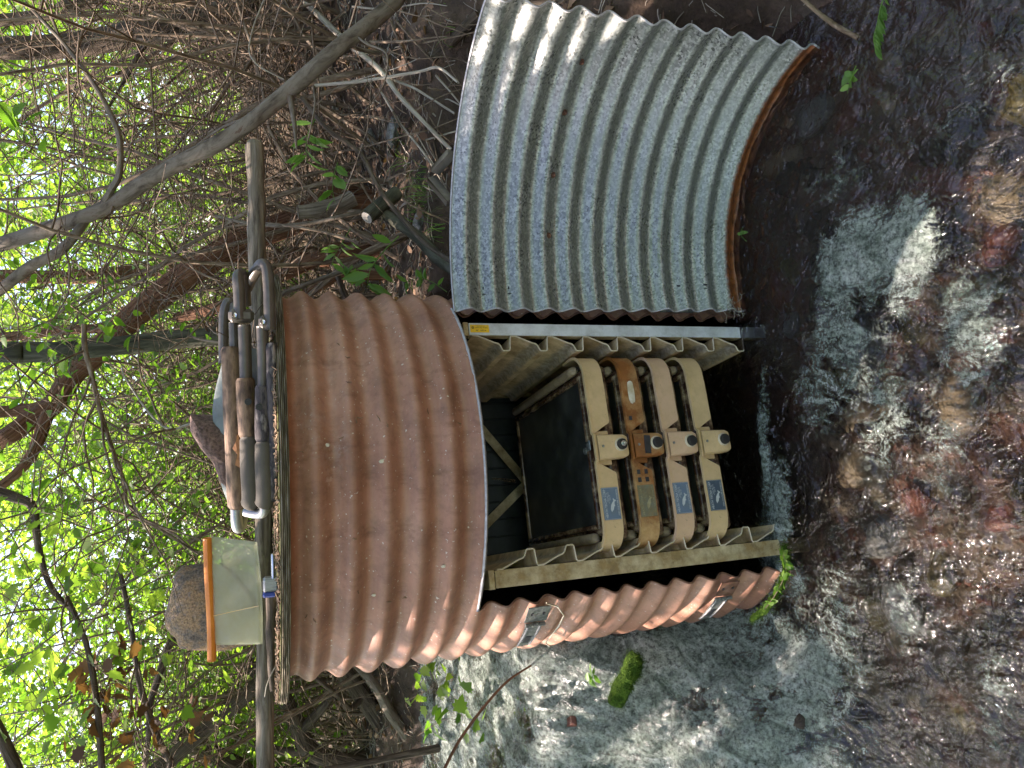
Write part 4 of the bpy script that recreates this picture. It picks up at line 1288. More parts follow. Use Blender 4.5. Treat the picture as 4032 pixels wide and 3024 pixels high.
def add_leaf(m, p, size, kind, rng, dirv=None, flat=.5):
    vs, fs = SH[kind]
    if dirv is None:
        a = rng.uniform(0, 6.283); dirv = Vector((math.cos(a), math.sin(a), rng.uniform(-1.0, .3)))
    d = Vector(dirv).normalized()
    up = Vector((rng.gauss(0, flat), rng.gauss(0, flat), 1))
    x = d.cross(up)
    if x.length < 1e-4: x = Vector((1, 0, 0))
    x.normalize(); z = x.cross(d)
    b = len(m.v)
    for v in vs:
        m.vert(p + (x * v[0] + d * v[1] + z * v[2]) * size)
    for f in fs: m.f.append(tuple(b + i for i in f))
def wander(p, d, L, n, rng, curl=.25, grav=0.0):
    pts = [Vector(p)]; d = Vector(d).normalized(); st = L / n
    for _ in range(n):
        d = (d + Vector((rng.gauss(0, curl), rng.gauss(0, curl), rng.gauss(0, curl) + grav))).normalized()
        pts.append(pts[-1] + d * st)
    return pts

# ------------------------------------------------------------------ prototypes of bushes
def dead_bush(seed, H=1.9, nst=7, fine=1.0):
    rng = random.Random(seed)
    st, tw = MB(), MB()
    for i in range(nst):
        a = rng.uniform(0, 6.28); lean = rng.uniform(.1, .8)
        base = Vector((rng.uniform(-.25, .25), rng.uniform(-.25, .25), -.1))
        pts = wander(base, (math.cos(a) * lean, math.sin(a) * lean, 1), H * rng.uniform(.7, 1.2), 12, rng, .13)
        r0 = rng.uniform(.006, .014)
        st.tube(pts, rads(r0, .002, 13), 5, False)
        for k in range(int(9 * fine)):
            j = rng.randint(2, 11); a2 = rng.uniform(0, 6.28)
            q = wander(pts[j], (math.cos(a2), math.sin(a2), rng.uniform(-.5, .7)), rng.uniform(.25, .8), 8, rng, .2)
            tw.tube(q, rads(.0035, .0009, 9), 4, False)
            for _ in range(5):
                jj = rng.randint(1, 7); a3 = rng.uniform(0, 6.28)
                q2 = wander(q[jj], (math.cos(a3), math.sin(a3), rng.uniform(-.8, .5)), rng.uniform(.08, .35), 4, rng, .22)
                tw.tube(q2, rads(.0017, .0006, 5), 3, False)
    return st, tw
def leafy_bush(seed, H=1.8, nst=6, leaf=.042, kind='oval', nl=22):
    rng = random.Random(seed)
    st, lf = MB(), MB()
    for i in range(nst):
        a = rng.uniform(0, 6.28); lean = rng.uniform(.1, .7)
        pts = wander((rng.uniform(-.2, .2), rng.uniform(-.2, .2), -.1), (math.cos(a) * lean, math.sin(a) * lean, 1), H * rng.uniform(.7, 1.15), 12, rng, .14)
        st.tube(pts, rads(.012, .002, 13), 5, False)
        for k in range(11):
            j = rng.randint(3, 12); a2 = rng.uniform(0, 6.28)
            q = wander(pts[j], (math.cos(a2), math.sin(a2), rng.uniform(-.3, .6)), rng.uniform(.2, .65), 7, rng, .2, -.03)
            st.tube(q, rads(.003, .001, 8), 3, False)
            for _ in range(nl):
                jj = rng.randint(1, 7)
                add_leaf(lf, q[jj] + Vector((rng.gauss(0, .03), rng.gauss(0, .03), rng.gauss(0, .03))), leaf * rng.uniform(.6, 1.25), kind, rng)
    return st, lf
dead_p = []
for i in range(5):
    s_, t_ = dead_bush(100 + i, 1.7 + .2 * i, 7)
    dead_p.append((s_.build('stem', TWIG), t_.build('twig_spray', TWIG)))
leaf_p = []
for i, (kd, lf_, mt) in enumerate((('oval', .038, LEAF_A), ('maple', .05, LEAF_B), ('oval', .032, LEAF_B), ('maple', .042, LEAF_A), ('oval', .042, LEAF_A))):
    s_, l_ = leafy_bush(200 + i, 1.7 + .15 * i, 6, lf_, kd)
    leaf_p.append((s_.build('stem', TWIG), l_.build('foliage', mt)))
def clear(x, y, r=1.15):
    return math.hypot(x - DX, y - DY) > r and math.hypot(x - 1.0, y - 1.9) > .8
def plant_from(proto, used, name, label, cat, loc, rz, sc, group):
    t = thing(name, label, cat, loc, rz, group); t.scale = (sc, sc, sc)
    for o in proto:
        if id(o) not in used: c = o; used.add(id(o))
        else:
            c = o.copy(); COL.objects.link(c)
        c.parent = t
    return t
usedp = set()
rng = random.Random(77)
# dead thicket, most of it up the bank on the right; positions chosen on the ground
spots = []
for Y, n in ((3.2, 5), (3.6, 8), (4.2, 7), (5.0, 5)):
    for i in range(n):
        fr = (i + rng.uniform(.1, .9)) / n
        spots.append((lerp(-.12 * Y, .62 * Y, fr), Y + rng.uniform(-.25, .25)))
for Y, n in ((4.0, 3), (5.0, 3)):
    for i in range(n):
        fr = (i + rng.uniform(.1, .9)) / n
        spots.append((lerp(-.62 * Y, -.1 * Y, fr), Y + rng.uniform(-.2, .3)))
for i, (x, y) in enumerate(spots):
    if not clear(x, y): continue
    right = x > -.1 * y
    plant_from(dead_p[i % 5], usedp, 'dead_shrub',
               'bare grey brown shrub of tangled dead twigs ' + ('on the bank right of the drum' if right else 'behind the cascade left of the drum'), 'shrub',
               (x, y, ground_z(x, y)), rng.uniform(0, 6.28), rng.uniform(.75, 1.15),
               'bare shrubs on the right bank' if right else 'bare shrubs behind the cascade')
# green shrubs behind the dead thicket, nearer on the left
spots = []
for Y, n in ((4.3, 6), (5.0, 9), (5.9, 11), (7.0, 13), (8.2, 13)):
    for i in range(n):
        fr = (i + rng.uniform(.1, .9)) / n
        x = lerp(-.66 * Y, (.66 if Y > 5.5 else .05) * Y, fr)
        spots.append((x, Y + rng.uniform(-.3, .3)))
for i, (x, y) in enumerate(spots):
    if not clear(x, y, 1.6): continue
    fam = 'near' if y < 5 else 'far'
    lefty = x < -.1 * y
    plant_from(leaf_p[i % 5], usedp, 'leafy_shrub',
               ('bright green leafy shrub close behind the cascade' if fam == 'near' and lefty else 'bright green leafy shrub close behind the drum' if fam == 'near' else 'sunlit green shrub in the thicket left of the pole end' if lefty else 'sunlit green shrub seen through the dead twigs on the right'), 'shrub',
               (x, y, ground_z(x, y)), rng.uniform(0, 6.28), rng.uniform(.85, 1.35),
               'green shrubs %s %s' % (fam, 'on the left' if lefty else 'on the right'))

# far wood, one mass of sunlit leaves, plus an unseen sky screen
fw = MB(); rng = random.Random(4)
for _ in range(2900):
    Y = 8.5 + 15 * rng.random() ** 1.3
    x = rng.uniform(-.85, .85) * Y; z = .6 + rng.random() ** 1.25 * (.42 * Y)
    if nz(x * .35, Y * .3, z * .5) < -.16: continue
    R0 = rng.uniform(.3, .75)
    for _ in range(52):
        p = Vector((x + rng.gauss(0, R0 * .6), Y + rng.gauss(0, R0 * .6), z + rng.gauss(0, R0 * .45)))
        add_leaf(fw, p, rng.uniform(.07, .14) * (1 + Y * .025), 'diamond', rng)
for _ in range(2600):          # unseen leaves added behind the camera to block low sky light
    az = rng.uniform(.95, 2 * math.pi - .95); dd_ = rng.uniform(4.5, 9)
    x, Y, z = dd_ * math.sin(az), dd_ * math.cos(az) + 1, -.2 + rng.random() * 6.0
    R0 = rng.uniform(.3, .6)
    for _ in range(12):
        add_leaf(fw, Vector((x + rng.gauss(0, R0 * .6), Y + rng.gauss(0, R0 * .6), z + rng.gauss(0, R0 * .5))), rng.uniform(.12, .24), 'diamond', rng)
tag(fw.build('far_wood_and_sky_screen', LEAF_B, smooth=False), 'bright sunlit leaves of the wood far behind the stream, with unseen leaves added around to block low sky', 'woodland', kind='stuff')

# ------------------------------------------------------------------ trees traced where they stand
SHADE_CROWNS = [(-1.5, 4.7, 5.0), (-2.3, 3.3, 4.8), (-4.3, 3.8, 4.8), (-3.4, 5.2, 5.6), (-.3, 5.4, 5.4)]  # tree crowns out of view, placed and thinned to shade and dapple the foreground
def shade_crown_mesh(seed):
    rng = random.Random(seed); m = MB()
    for _ in range((45, 85, 30, 42, 40)[seed - 300]):
        d = Vector((rng.gauss(0, 1), rng.gauss(0, 1), rng.gauss(0, 1))).normalized() * rng.random() ** .4
        c = Vector((d.x * 1.6, d.y * 1.6, d.z * .95))
        for _ in range(30):
            add_leaf(m, c + Vector((rng.gauss(0, .22), rng.gauss(0, .22), rng.gauss(0, .13))), rng.uniform(.07, .12), 'diamond', rng)
    return m
def tree(name, label, path, w0, w1, mat, limbs=(), shade_crown=None, n=12, wob=.12, ground=True, group=None, cat='tree', twigs=0):
    P = [atY(px, py, Y) for px, py, Y in path]
    if ground:
        b = P[0].copy(); gz = ground_z(b.x, b.y)
        if b.z > gz:
            P = [Vector((b.x + (b.x - P[1].x) * .1, b.y, gz - .06))] + P
    base = P[0].copy()
    S = spline(P, 6)
    r0, r1 = w0 / 2 / FPX * path[0][2] * 1.04, w1 / 2 / FPX * path[-1][2] * 1.04
    if shade_crown is not None:
        c = Vector(SHADE_CROWNS[shade_crown]); e = S[-1]
        S += [e.lerp(c, k / 4) + Vector((0, 0, .15 * math.sin(k))) for k in range(1, 5)]
    R = rads(r0, r1, len(S))
    if ground: R[0] *= 1.35; R[1] *= 1.2
    t = thing(name, label, cat, base, 0, group)
    m = MB(); m.tube(S, R, n, wob=wob, seed=random.uniform(0, 40))
    for k in range(len(m.v)): m.v[k] = tuple(Vector(m.v[k]) - base)
    m.build('trunk', mat, t)
    for lp, a, b_ in limbs:
        Q = spline([atY(px, py, Y) - base for px, py, Y in lp], 6)
        m = MB(); m.tube(Q, rads(a / 2 / FPX * lp[0][2], b_ / 2 / FPX * lp[-1][2], len(Q)), 8, wob=.12, seed=random.uniform(0, 40))
        m.build('limb', mat, t)
    if twigs:
        rg = random.Random(len(path) * 7 + int(w0)); m = MB()
        for _ in range(twigs):
            q0 = rg.choice(S) - base
            a = rg.uniform(0, 6.28)
            q = wander(q0, (math.cos(a), math.sin(a) * .5 - .2, rg.uniform(-.7, .7)), rg.uniform(.25, .8), 8, rg, .2)
            m.tube(q, rads(.004, .001, 9), 4, False)
            for _ in range(4):
                m.tube(wander(q[rg.randint(1, 7)], (rg.uniform(-1, 1), rg.uniform(-.6, .6), rg.uniform(-1, .6)), rg.uniform(.1, .35), 4, rg, .2), rads(.0018, .0006, 5), 3, False)
        m.build('twigs', TWIG, t)
    if shade_crown is not None:
        cm = shade_crown_mesh(300 + shade_crown).build('shade_crown', LEAF_A, t, smooth=False)
        cm.location = Vector(SHADE_CROWNS[shade_crown]) - base
    return t
random.seed(31)
tree('leaning_sapling', 'smooth grey brown leaning trunk crossing in front of the bank at the right', [(1660, -90, 2.25), (1560, 0, 2.25), (1460, 90, 2.25), (1330, 190, 2.25), (1150, 345, 2.3), (900, 540, 2.4), (600, 700, 2.55), (420, 815, 2.65), (217, 892, 2.75), (0, 962, 2.9), (-400, 1080, 3.2)], 58, 42, BARK_G,
     [([(398, 820, 2.65), (440, 745, 2.6), (470, 681, 2.58), (470, 543, 2.55), (422, 422, 2.55), (362, 320, 2.55), (283, 211, 2.6), (223, 139, 2.6), (100, 10, 2.6)], 24, 12),
      ([(1140, 372, 2.3), (1158, 480, 2.26), (1168, 590, 2.22)], 26, 7),
      ([(340, 865, 2.7), (280, 945, 2.7), (217, 1000, 2.75), (120, 1050, 2.8), (0, 1140, 2.85), (-150, 1220, 3)], 30, 38),
      ([(1030, 440, 2.33), (960, 470, 2.4), (880, 500, 2.5), (790, 560, 2.6), (700, 640, 2.7)], 14, 5),
      ([(1235, 340, 2.28), (1240, 410, 2.24), (1225, 500, 2.2), (1210, 560, 2.2)], 10, 4),
      ([(1395, 130, 2.25), (1440, 170, 2.2), (1520, 210, 2.15), (1520, 300, 2.1), (1490, 370, 2.1), (1400, 480, 2.1)], 10, 3)], shade_crown=4, n=16, wob=.16, twigs=10)
tree('tree', 'thick brown trunk rising at the right edge behind the dead twigs', [(1060, -60, 3.9), (940, 30, 3.9), (780, 75, 3.9), (600, 110, 3.9), (400, 160, 4), (200, 185, 4), (0, 192, 4), (-400, 190, 4.2)], 92, 62, BARK_D, [([(640, 110, 3.9), (560, 190, 3.8), (500, 300, 3.8), (430, 420, 3.8)], 22, 9)], wob=.2, twigs=14)
tree('tree', 'slim brown trunk in the top right corner above the thick brown trunk', [(700, -80, 5), (340, 5, 5), (220, 45, 5), (120, 68, 5), (0, 78, 5), (-300, 85, 5)], 48, 36, BARK_D, wob=.2, twigs=8)
tree('cedar_tree', 'shaggy red brown leaning trunk that forks high above the chair', [(1330, 780, 3.7), (1276, 805, 3.7), (1150, 880, 3.7), (1000, 935, 3.7), (850, 1010, 3.7), (700, 1110, 3.75), (560, 1215, 3.8), (450, 1320, 3.8), (362, 1410, 3.8), (289, 1470, 3.8), (241, 1543, 3.8), (199, 1600, 3.8), (120, 1651, 3.8), (0, 1735, 3.8), (-300, 1900, 4.2)], 110, 44, BARK_R,
     [([(199, 1590, 3.8), (170, 1680, 3.75), (157, 1720, 3.7), (120, 1800, 3.7), (60, 1870, 3.7), (-60, 1960, 3.7)], 46, 30),
      ([(215, 1575, 3.8), (150, 1605, 3.85), (80, 1615, 3.9), (-80, 1630, 3.9)], 44, 38),
      ([(500, 1255, 3.8), (420, 1290, 3.9), (250, 1300, 4.0), (100, 1320, 4.1), (-80, 1330, 4.2)], 40, 30)], shade_crown=1, n=16, wob=.3, twigs=20)
tree('cedar_tree', 'light brown cedar trunk partly hidden by the folded chair', [(1330, 985, 3.5), (1280, 1003, 3.5), (1180, 1052, 3.5), (1100, 1090, 3.5), (980, 1150, 3.5), (860, 1210, 3.6), (700, 1250, 3.8)], 62, 36, BARK_R, wob=.3)
tree('cedar_tree', 'thin short cedar stem just above the right rim of the drum', [(1350, 1085, 3.3), (1290, 1112, 3.3), (1220, 1150, 3.3), (1150, 1185, 3.3), (1060, 1220, 3.4)], 36, 26, BARK_R, wob=.3)
tree('cedar_tree', 'straight reddish trunk in sun above the tangled twigs', [(900, 1010, 5.2), (700, 1050, 5.2), (500, 1075, 5.2), (360, 1088, 5.2), (150, 1090, 5.2), (0, 1088, 5.2), (-300, 1080, 5.2)], 52, 42, BARK_R, wob=.25, twigs=10)
tree('tree', 'straight grey green trunk rising behind the folded chair', [(1250, 1290, 3.1), (880, 1322, 3.1), (700, 1337, 3.1), (480, 1360, 3.1), (250, 1383, 3.1), (100, 1387, 3.1), (0, 1386, 3.1), (-400, 1390, 3.3)], 62, 64, BARK_V, shade_crown=0, n=16, wob=.12, twigs=14)
tree('tree', 'grey leaning trunk beside the top of the cascade', [(1720, 3120, 3.75), (1648, 3024, 3.75), (1600, 2900, 3.75), (1537, 2807, 3.75), (1490, 2720, 3.75), (1430, 2640, 3.8), (1350, 2560, 3.8), (1200, 2450, 3.8), (1000, 2330, 3.8)], 46, 30, BARK_G, wob=.15, twigs=6)
tree('tree', 'thick dark trunk leaning right behind the drum above the cascade', [(1640, 3080, 4.0), (1569, 2972, 4.0), (1510, 2860, 4), (1451, 2775, 4), (1372, 2665, 4), (1300, 2600, 4), (1200, 2540, 4)], 82, 50, BARK_D, [([(1430, 2740, 4), (1380, 2790, 3.9), (1330, 2740, 3.85), (1270, 2690, 3.8), (1200, 2640, 3.8)], 26, 14)], shade_crown=2, wob=.25, twigs=12)
tree('tree', 'black forked trunk left of the lid at the height of the pole', [(1420, 3020, 4.1), (1300, 2990, 4.1), (1215, 2950, 4.1), (1175, 2860, 4.1), (1130, 2765, 4.1), (1060, 2690, 4.1), (960, 2600, 4.1)], 84, 44, BARK_D, [([(1185, 2880, 4.1), (1240, 2820, 4.05), (1285, 2770, 4.0), (1330, 2700, 4)], 46, 18), ([(1215, 2950, 4.1), (1130, 2960, 4.1), (1000, 2930, 4.1), (900, 2890, 4.1)], 40, 16)], wob=.25, twigs=12)
tree('broken_tree', 'dark broken off trunk end in the upper left thicket', [(1020, 3080, 4.2), (950, 3040, 4.2), (833, 2975, 4.2), (760, 2925, 4.2), (692, 2893, 4.2)], 96, 62, BARK_D, wob=.3, twigs=5)
tree('tree', 'slender dark trunk slanting from behind the grey tan boulder', [(820, 2470, 3.4), (700, 2525, 3.4), (666, 2540, 3.4), (617, 2691, 3.4), (592, 2771, 3.4), (585, 2895, 3.4), (560, 3080, 3.5)], 30, 16, BARK_D, ground=False, twigs=8)
tree('tree', 'slender grey trunk arching through the upper left leaves', [(760, 3120, 3.3), (672, 3000, 3.3), (617, 2895, 3.3), (555, 2710, 3.3), (530, 2555, 3.3), (500, 2380, 3.4), (470, 2240, 3.5)], 26, 14, BARK_D, twigs=8)
tree('bough', 'thin brown bough reaching across the upper left leaves', [(405, 3090, 2.9), (401, 3024, 2.9), (382, 2771, 2.9), (345, 2555, 2.9), (300, 2430, 2.9), (262, 2350, 2.9)], 24, 14, BARK_D, ground=False, cat='branch', twigs=8)
tree('bough', 'dark bough hanging in at the top edge among bright leaves', [(-40, 1930, 3.2), (60, 1960, 3.2), (130, 2000, 3.2), (150, 2150, 3.2), (200, 2310, 3.2), (300, 2420, 3.3)], 36, 12, BARK_D, ground=False, cat='branch', twigs=6)
tree('bough', 'brown trunk piece cutting the top left corner', [(-60, 2790, 2.6), (0, 2890, 2.6), (60, 3024, 2.6), (90, 3100, 2.6)], 38, 38, BARK_D, ground=False, cat='branch')
tree('bough', 'thin curved bough crossing the leaves above the pointed rock', [(330, 1280, 2.6), (335, 1380, 2.55), (360, 1470, 2.5), (390, 1600, 2.5), (440, 1760, 2.5), (490, 1900, 2.5), (510, 2000, 2.5), (640, 2090, 2.5), (780, 2180, 2.5)], 17, 8, TWIG, ground=False, cat='branch', twigs=14)
tree('bough', 'pale crooked bough ending beside the pointed rock', [(830, 1655, 2.5), (740, 1672, 2.5), (670, 1690, 2.5), (600, 1640, 2.55), (540, 1560, 2.6), (490, 1480, 2.7), (480, 1440, 2.7)], 10, 5, PALEST, ground=False, cat='branch', twigs=3)
tree('dead_sapling', 'short dark upright dead stem right of the drum rim', [(1400, 1190, 3.1), (1362, 1170, 3.1), (1320, 1060, 3.1), (1281, 972, 3.1)], 26, 22, BARK_D, cat='stem')

# ------------------------------------------------------------------ fallen wood on the bank
def stick(label, pts, w0, w1, mat, lift=.015, name='fallen_stick', cat='stick', wob=.2, n=8, group=None, ymax=4.5):
    P = []
    for q in pts:
        p = ghit(q[0], q[1], lift, ymax) if len(q) == 2 else atY(*q)
        P.append(p)
    S = spline(P, 6)
    R = [lerp(w0, w1, i / (len(S) - 1)) / 2 / FPX * (S[i] - CAMP).dot(_F) for i in range(len(S))]
    return tube_thing(name, label, cat, S, R, mat, n, wob, group)
stick('long pale grey stick running down the right bank to the boards', [(1194, 0), (1352, 154), (1492, 271), (1578, 384), (1668, 479), (1775, 590)], 24, 16, PALEST, .10)
stick('long dark twisting vine stem from the sapling down to the door', [(1189, 384, 2.75), (1281, 500, 2.65), (1398, 586, 2.6), (1435, 627, 2.58), (1475, 712, 2.55), (1525, 789, 2.5), (1597, 875, 2.4), (1679, 961, 2.35), (1778, 1030, 2.25)], 17, 20, BARK_D, name='vine_stem', cat='vine')
stick('mossy fallen log sloping to the corner between drum and door', [(1520, 843, 2.6), (1642, 934, 2.5), (1733, 1020, 2.4), (1800, 1075, 2.3)], 46, 52, BARK_V, name='fallen_log', cat='log', wob=.3, n=12)
sl = stick('thick sawn log stub with a pale cut end facing left', [(1560, 762, 2.62), (1529, 789, 2.6), (1486, 822, 2.58), (1446, 856, 2.56)], 60, 58, BARK_V, name='sawn_log', cat='log', wob=.2, n=14)
p1 = atY(1446, 856, 2.56); p0 = atY(1486, 822, 2.58); ax = (p1 - p0).normalized()
m = MB(); m.disc(p1 + ax * .0005 - sl.location, ax, .0225, .003, 16); m.build('cut_end', WOODCUT, sl, sharp=30)
stick('grey weathered log with a ragged broken end on the bank', [(1390, 778, 2.85), (1326, 812, 2.85), (1236, 828, 2.85), (1172, 836, 2.85)], 66, 50, LOGM, name='fallen_log', cat='log', wob=.4, n=12)
stick('slim grey stem arching into the sawn log', [(1416, 836, 2.6), (1330, 855, 2.6), (1236, 876, 2.65), (1100, 889, 2.7), (980, 880, 2.8), (850, 850, 2.9)], 18, 12, BARK_G)
stick('thin dark stem crossing under the slim grey stem', [(1416, 957, 2.5), (1281, 916, 2.6), (1160, 893, 2.65), (1000, 880, 2.8), (820, 910, 2.9)], 13, 9, TWIG)
stick('thin grey stem slanting above the right rim of the drum', [(1430, 1042, 2.7), (1258, 1101, 2.7), (1127, 1152, 2.7), (1080, 1180, 2.7)], 20, 15, BARK_G)
stick('pair of pale dry stems bent over above the door', [(1239, 337, 2.7), (1400, 322, 2.6), (1533, 303, 2.5), (1660, 280, 2.4), (1727, 267, 2.3), (1804, 325, 2.2)], 13, 10, PALEST)
stick('thin pale stick pointing at the board offcuts', [(1501, 362), (1578, 488), (1668, 601), (1735, 705)], 10, 8, PALEST, .06)
stick('thin straight stick reaching the top edge of the door', [(1524, 307), (1623, 344), (1700, 390), (1790, 447)], 11, 9, PALEST, .05)
stick('rough fallen log behind the top corner of the door', [(1700, 232), (1760, 180), (1820, 120), (1885, 60)], 40, 46, BARK_D, .03, name='fallen_log', cat='log', n=12)
stick('looping bare white twig at the upper right', [(1040, 0, 2.9), (1000, 100, 2.85), (981, 194, 2.8), (1000, 240, 2.75), (1036, 271, 2.75), (1117, 312, 2.75)], 7, 5, PALEST)
stick('dry forked stick at the end of the open door', [(3130, -30, 1.5), (3210, 40, 1.5), (3290, 100, 1.5), (3380, 150, 1.46)], 14, 20, TWIG)
stick('curved reddish bramble cane hanging over the cascade', [(1735, 3060, 2.3), (1800, 2930, 2.3), (1900, 2790, 2.3), (1990, 2690, 2.3), (2060, 2640, 2.3), (2128, 2600, 2.3)], 14, 6, BARK_R, name='bramble_cane', cat='cane')
rg = random.Random(3)
for i in range(44):     # more dry sticks lying about
    px, py = rg.uniform(1080, 1760), rg.uniform(0, 780)
    a = rg.uniform(-.5, 1.3); L = rg.uniform(120, 420)
    pts = [(px + L * t_ * math.cos(a) + rg.uniform(-12, 12), py + L * t_ * math.sin(a) + rg.uniform(-12, 12)) for t_ in (0, .35, .7, 1)]
    stick('thin dry stick among the litter on the right bank', pts, rg.uniform(5, 12), 3, rg.choice((PALEST, TWIG, TWIG)), rg.uniform(.01, .14), group='dry sticks on the right bank', n=5)
for (a, b, lab) in (((1712, 676), (1780, 600), 'short grey board offcut tilted up against the door rim'), ((1698, 705), (1775, 800), 'second grey board offcut lying below the tilted one')):
    A_, B_ = atY(a[0], a[1], 2.28), atY(b[0], b[1], 2.20); d = B_ - A_
    m = MB(); q = d.to_track_quat('X', 'Z').to_matrix(); m.box((0, 0, 0), (d.length, .022, .032), q, .002)
    o = m.build('board_offcut', LOGM); o.location = (A_ + B_) / 2; tag(o, lab, 'board')
for px, py, r, lab in ((1660, 880, 42, 'rounded lichen covered stone beside the mossy fallen log'), (1560, 520, 50, 'grey slab stone under the sticks on the right bank'), (1250, 560, 42, 'grey stone behind the hanging herb leaves on the bank'), (1470, 540, 34, 'small pale stone under the dark vine stem'), (1330, 420, 30, 'small grey stone near the leaning sapling')):
    p = ghit(px, py, 0); rr_ = wr(2 * r, p)
    o = rock_mesh(rr_, 4, px * .01, (1.2, .8, .6), .35, .08).build('bank_stone', ST['grey'], sharp=40); o.location = p + Vector((0, 0, rr_ * .2)); tag(o, lab, 'stone')

# litter of leaves and needles over the bank
ll = MB(); nd = MB(); rg = random.Random(9)
for _ in range(16000):
    x, y = rg.uniform(-2.6, 3.0), rg.uniform(1.3, 5.2)
    z = ground_z(x, y)
    if z < water_z(x, y) + .03 or math.hypot(x - DX, y - DY) < .62: continue
    if rg.random() < .42:
        a = rg.uniform(0, 6.28)
        add_leaf(ll, Vector((x, y, z + rg.uniform(.0, .03))), rg.uniform(.02, .055), rg.choice(('oval', 'lance', 'maple')), rg, (math.cos(a), math.sin(a), rg.uniform(-.4, .5)), .6)
    else:
        a = rg.uniform(0, 6.28); L = rg.uniform(.02, .14)
        d = Vector((math.cos(a), math.sin(a), rg.uniform(-.3, .5))) * L; c = Vector((x, y, z + .012))
        nd.tube([c - d * .5, c + Vector((0, 0, L * .08)), c + d * .5], rg.uniform(.0008, .0024), 3, False)
tag(ll.build('leaf_litter', LEAF_L), 'brown fallen leaves covering the banks', 'litter', kind='stuff')
tag(nd.build('twig_litter', PALEST), 'fine dry needles and broken twigs covering the banks', 'litter', kind='stuff')

# ------------------------------------------------------------------ herbs, grass, sprigs, moss
def sprig(name, label, path, leaf, kind, mat, nl, r=.0022, spread=.02, cat='plant', dirv=None, group=None, seed=0, side=0):
    rg = random.Random(seed or len(label) * 13 + nl)
    P = [atY(*q) for q in path]; base = P[0].copy(); S = spline([p - base for p in P], 6)
    t = thing(name, label, cat, base, 0, group)
    st = MB(); st.tube(S, rads(r, r * .4, len(S)), 5)
    lf = MB()
    for i in range(nl):
        k = rg.uniform(.12, 1) * (len(S) - 1); a = S[int(k)].lerp(S[min(len(S) - 1, int(k) + 1)], k % 1)
        if spread > .03:
            e = a + Vector((rg.gauss(0, spread), rg.gauss(0, spread), rg.gauss(0, spread)))
            st.tube([a, a.lerp(e, .5) + Vector((0, 0, .01)), e], r * .35, 3, False); a = e
        dv = dirv
        if side:
            tg = (S[min(len(S) - 1, int(k) + 1)] - S[max(0, int(k) - 1)]).normalized()
            sd = tg.cross(Vector((0, -1, .3))).normalized() * (1 if i % 2 else -1)
            dv = tg * .5 + sd * side + Vector((rg.gauss(0, .2), rg.gauss(0, .3), rg.gauss(0, .2) - .2))
        add_leaf(lf, a, leaf * rg.uniform(.7, 1.2), kind, rg, dv, .5)
    st.build('stem', TWIG if mat != LEAF_P else GRASS, t); lf.build('leaves', mat, t)
    return t
sprig('woodland_herb', 'arching herb with long pale green leaves at the drum rim behind the sawn log', [(1570, 930, 2.3), (1510, 990, 2.28), (1460, 1060, 2.28), (1445, 1130, 2.3)], .075, 'lance', LEAF_P, 15, .0025, 0, dirv=None, side=.9)
sprig('woodland_herb', 'arching herb with drooping leaves under the leaning sapling', [(1240, 470, 2.5), (1215, 520, 2.48), (1205, 580, 2.46), (1210, 640, 2.46)], .075, 'lance', LEAF_P, 12, .0025, 0, side=.9)
sprig('woodland_herb', 'small herb with oval leaves above the grey weathered log', [(1330, 640, 2.6), (1315, 690, 2.6), (1310, 750, 2.6), (1320, 800, 2.6)], .06, 'oval', LEAF_P, 9, .002, 0, side=.9)
sprig('woodland_herb', 'herb with upright green leaves below the thin dark stem', [(1380, 900, 2.6), (1350, 950, 2.6), (1320, 1000, 2.6), (1305, 1050, 2.6)], .06, 'lance', LEAF_P, 10, .002, 0, side=.9)
sprig('woodland_herb', 'low herb with round bluish green leaves in the corner by the door hinge', [(1760, 1150, 2.28), (1700, 1110, 2.3), (1650, 1095, 2.3), (1600, 1110, 2.3)], .038, 'oval', LEAF_P, 14, .0018, .01, side=.9)
sprig('woodland_herb', 'yellow green seedling against the right rim of the drum', [(1420, 1130, 2.6), (1380, 1090, 2.6), (1350, 1060, 2.6)], .055, 'maple', LEAF_P, 6, .002, .01)
sprig('leafy_twig', 'broad leaves hanging in at the top edge beyond the slanting sapling', [(-40, 380, 2.2), (20, 440, 2.2), (90, 500, 2.2), (180, 540, 2.25)], .075, 'oval', LEAF_A, 9, .002, .03)
for i, (path, leaf, nl, lab) in enumerate((
    ([(-30, 1060, 2.9), (80, 1180, 2.9), (200, 1260, 2.9), (330, 1300, 2.95)], .045, 34, 'leafy twig crossing the reddish trunk near the top edge'),
    ([(60, 1330, 2.7), (180, 1340, 2.7), (330, 1330, 2.7), (420, 1350, 2.75)], .045, 30, 'leafy twig in front of the straight grey green trunk'),
    ([(420, 1230, 2.8), (520, 1290, 2.8), (640, 1330, 2.8), (760, 1370, 2.8)], .045, 26, 'leafy twig low on the straight grey green trunk'),
    ([(120, 1480, 2.7), (200, 1560, 2.7), (300, 1650, 2.7), (330, 1760, 2.75)], .045, 34, 'leafy twig over the fork of the red brown trunk'),
    ([(60, 1800, 2.6), (150, 1830, 2.6), (230, 1900, 2.6), (260, 2010, 2.6)], .045, 32, 'leafy twig under the second fork near the top edge'),
    ([(700, 1500, 3.1), (640, 1560, 3.1), (560, 1700, 3.1), (480, 1800, 3.1)], .045, 44, 'leafy twig above the grey seat cloth of the chair'),
    ([(760, 1900, 3.1), (680, 1980, 3.1), (600, 2080, 3.1), (480, 2150, 3.1)], .045, 48, 'leafy twig between the pointed rock and the boulder'))):
    sprig('leafy_twig', lab, path, leaf, 'oval', LEAF_A, nl, .002, .07, seed=50 + i)
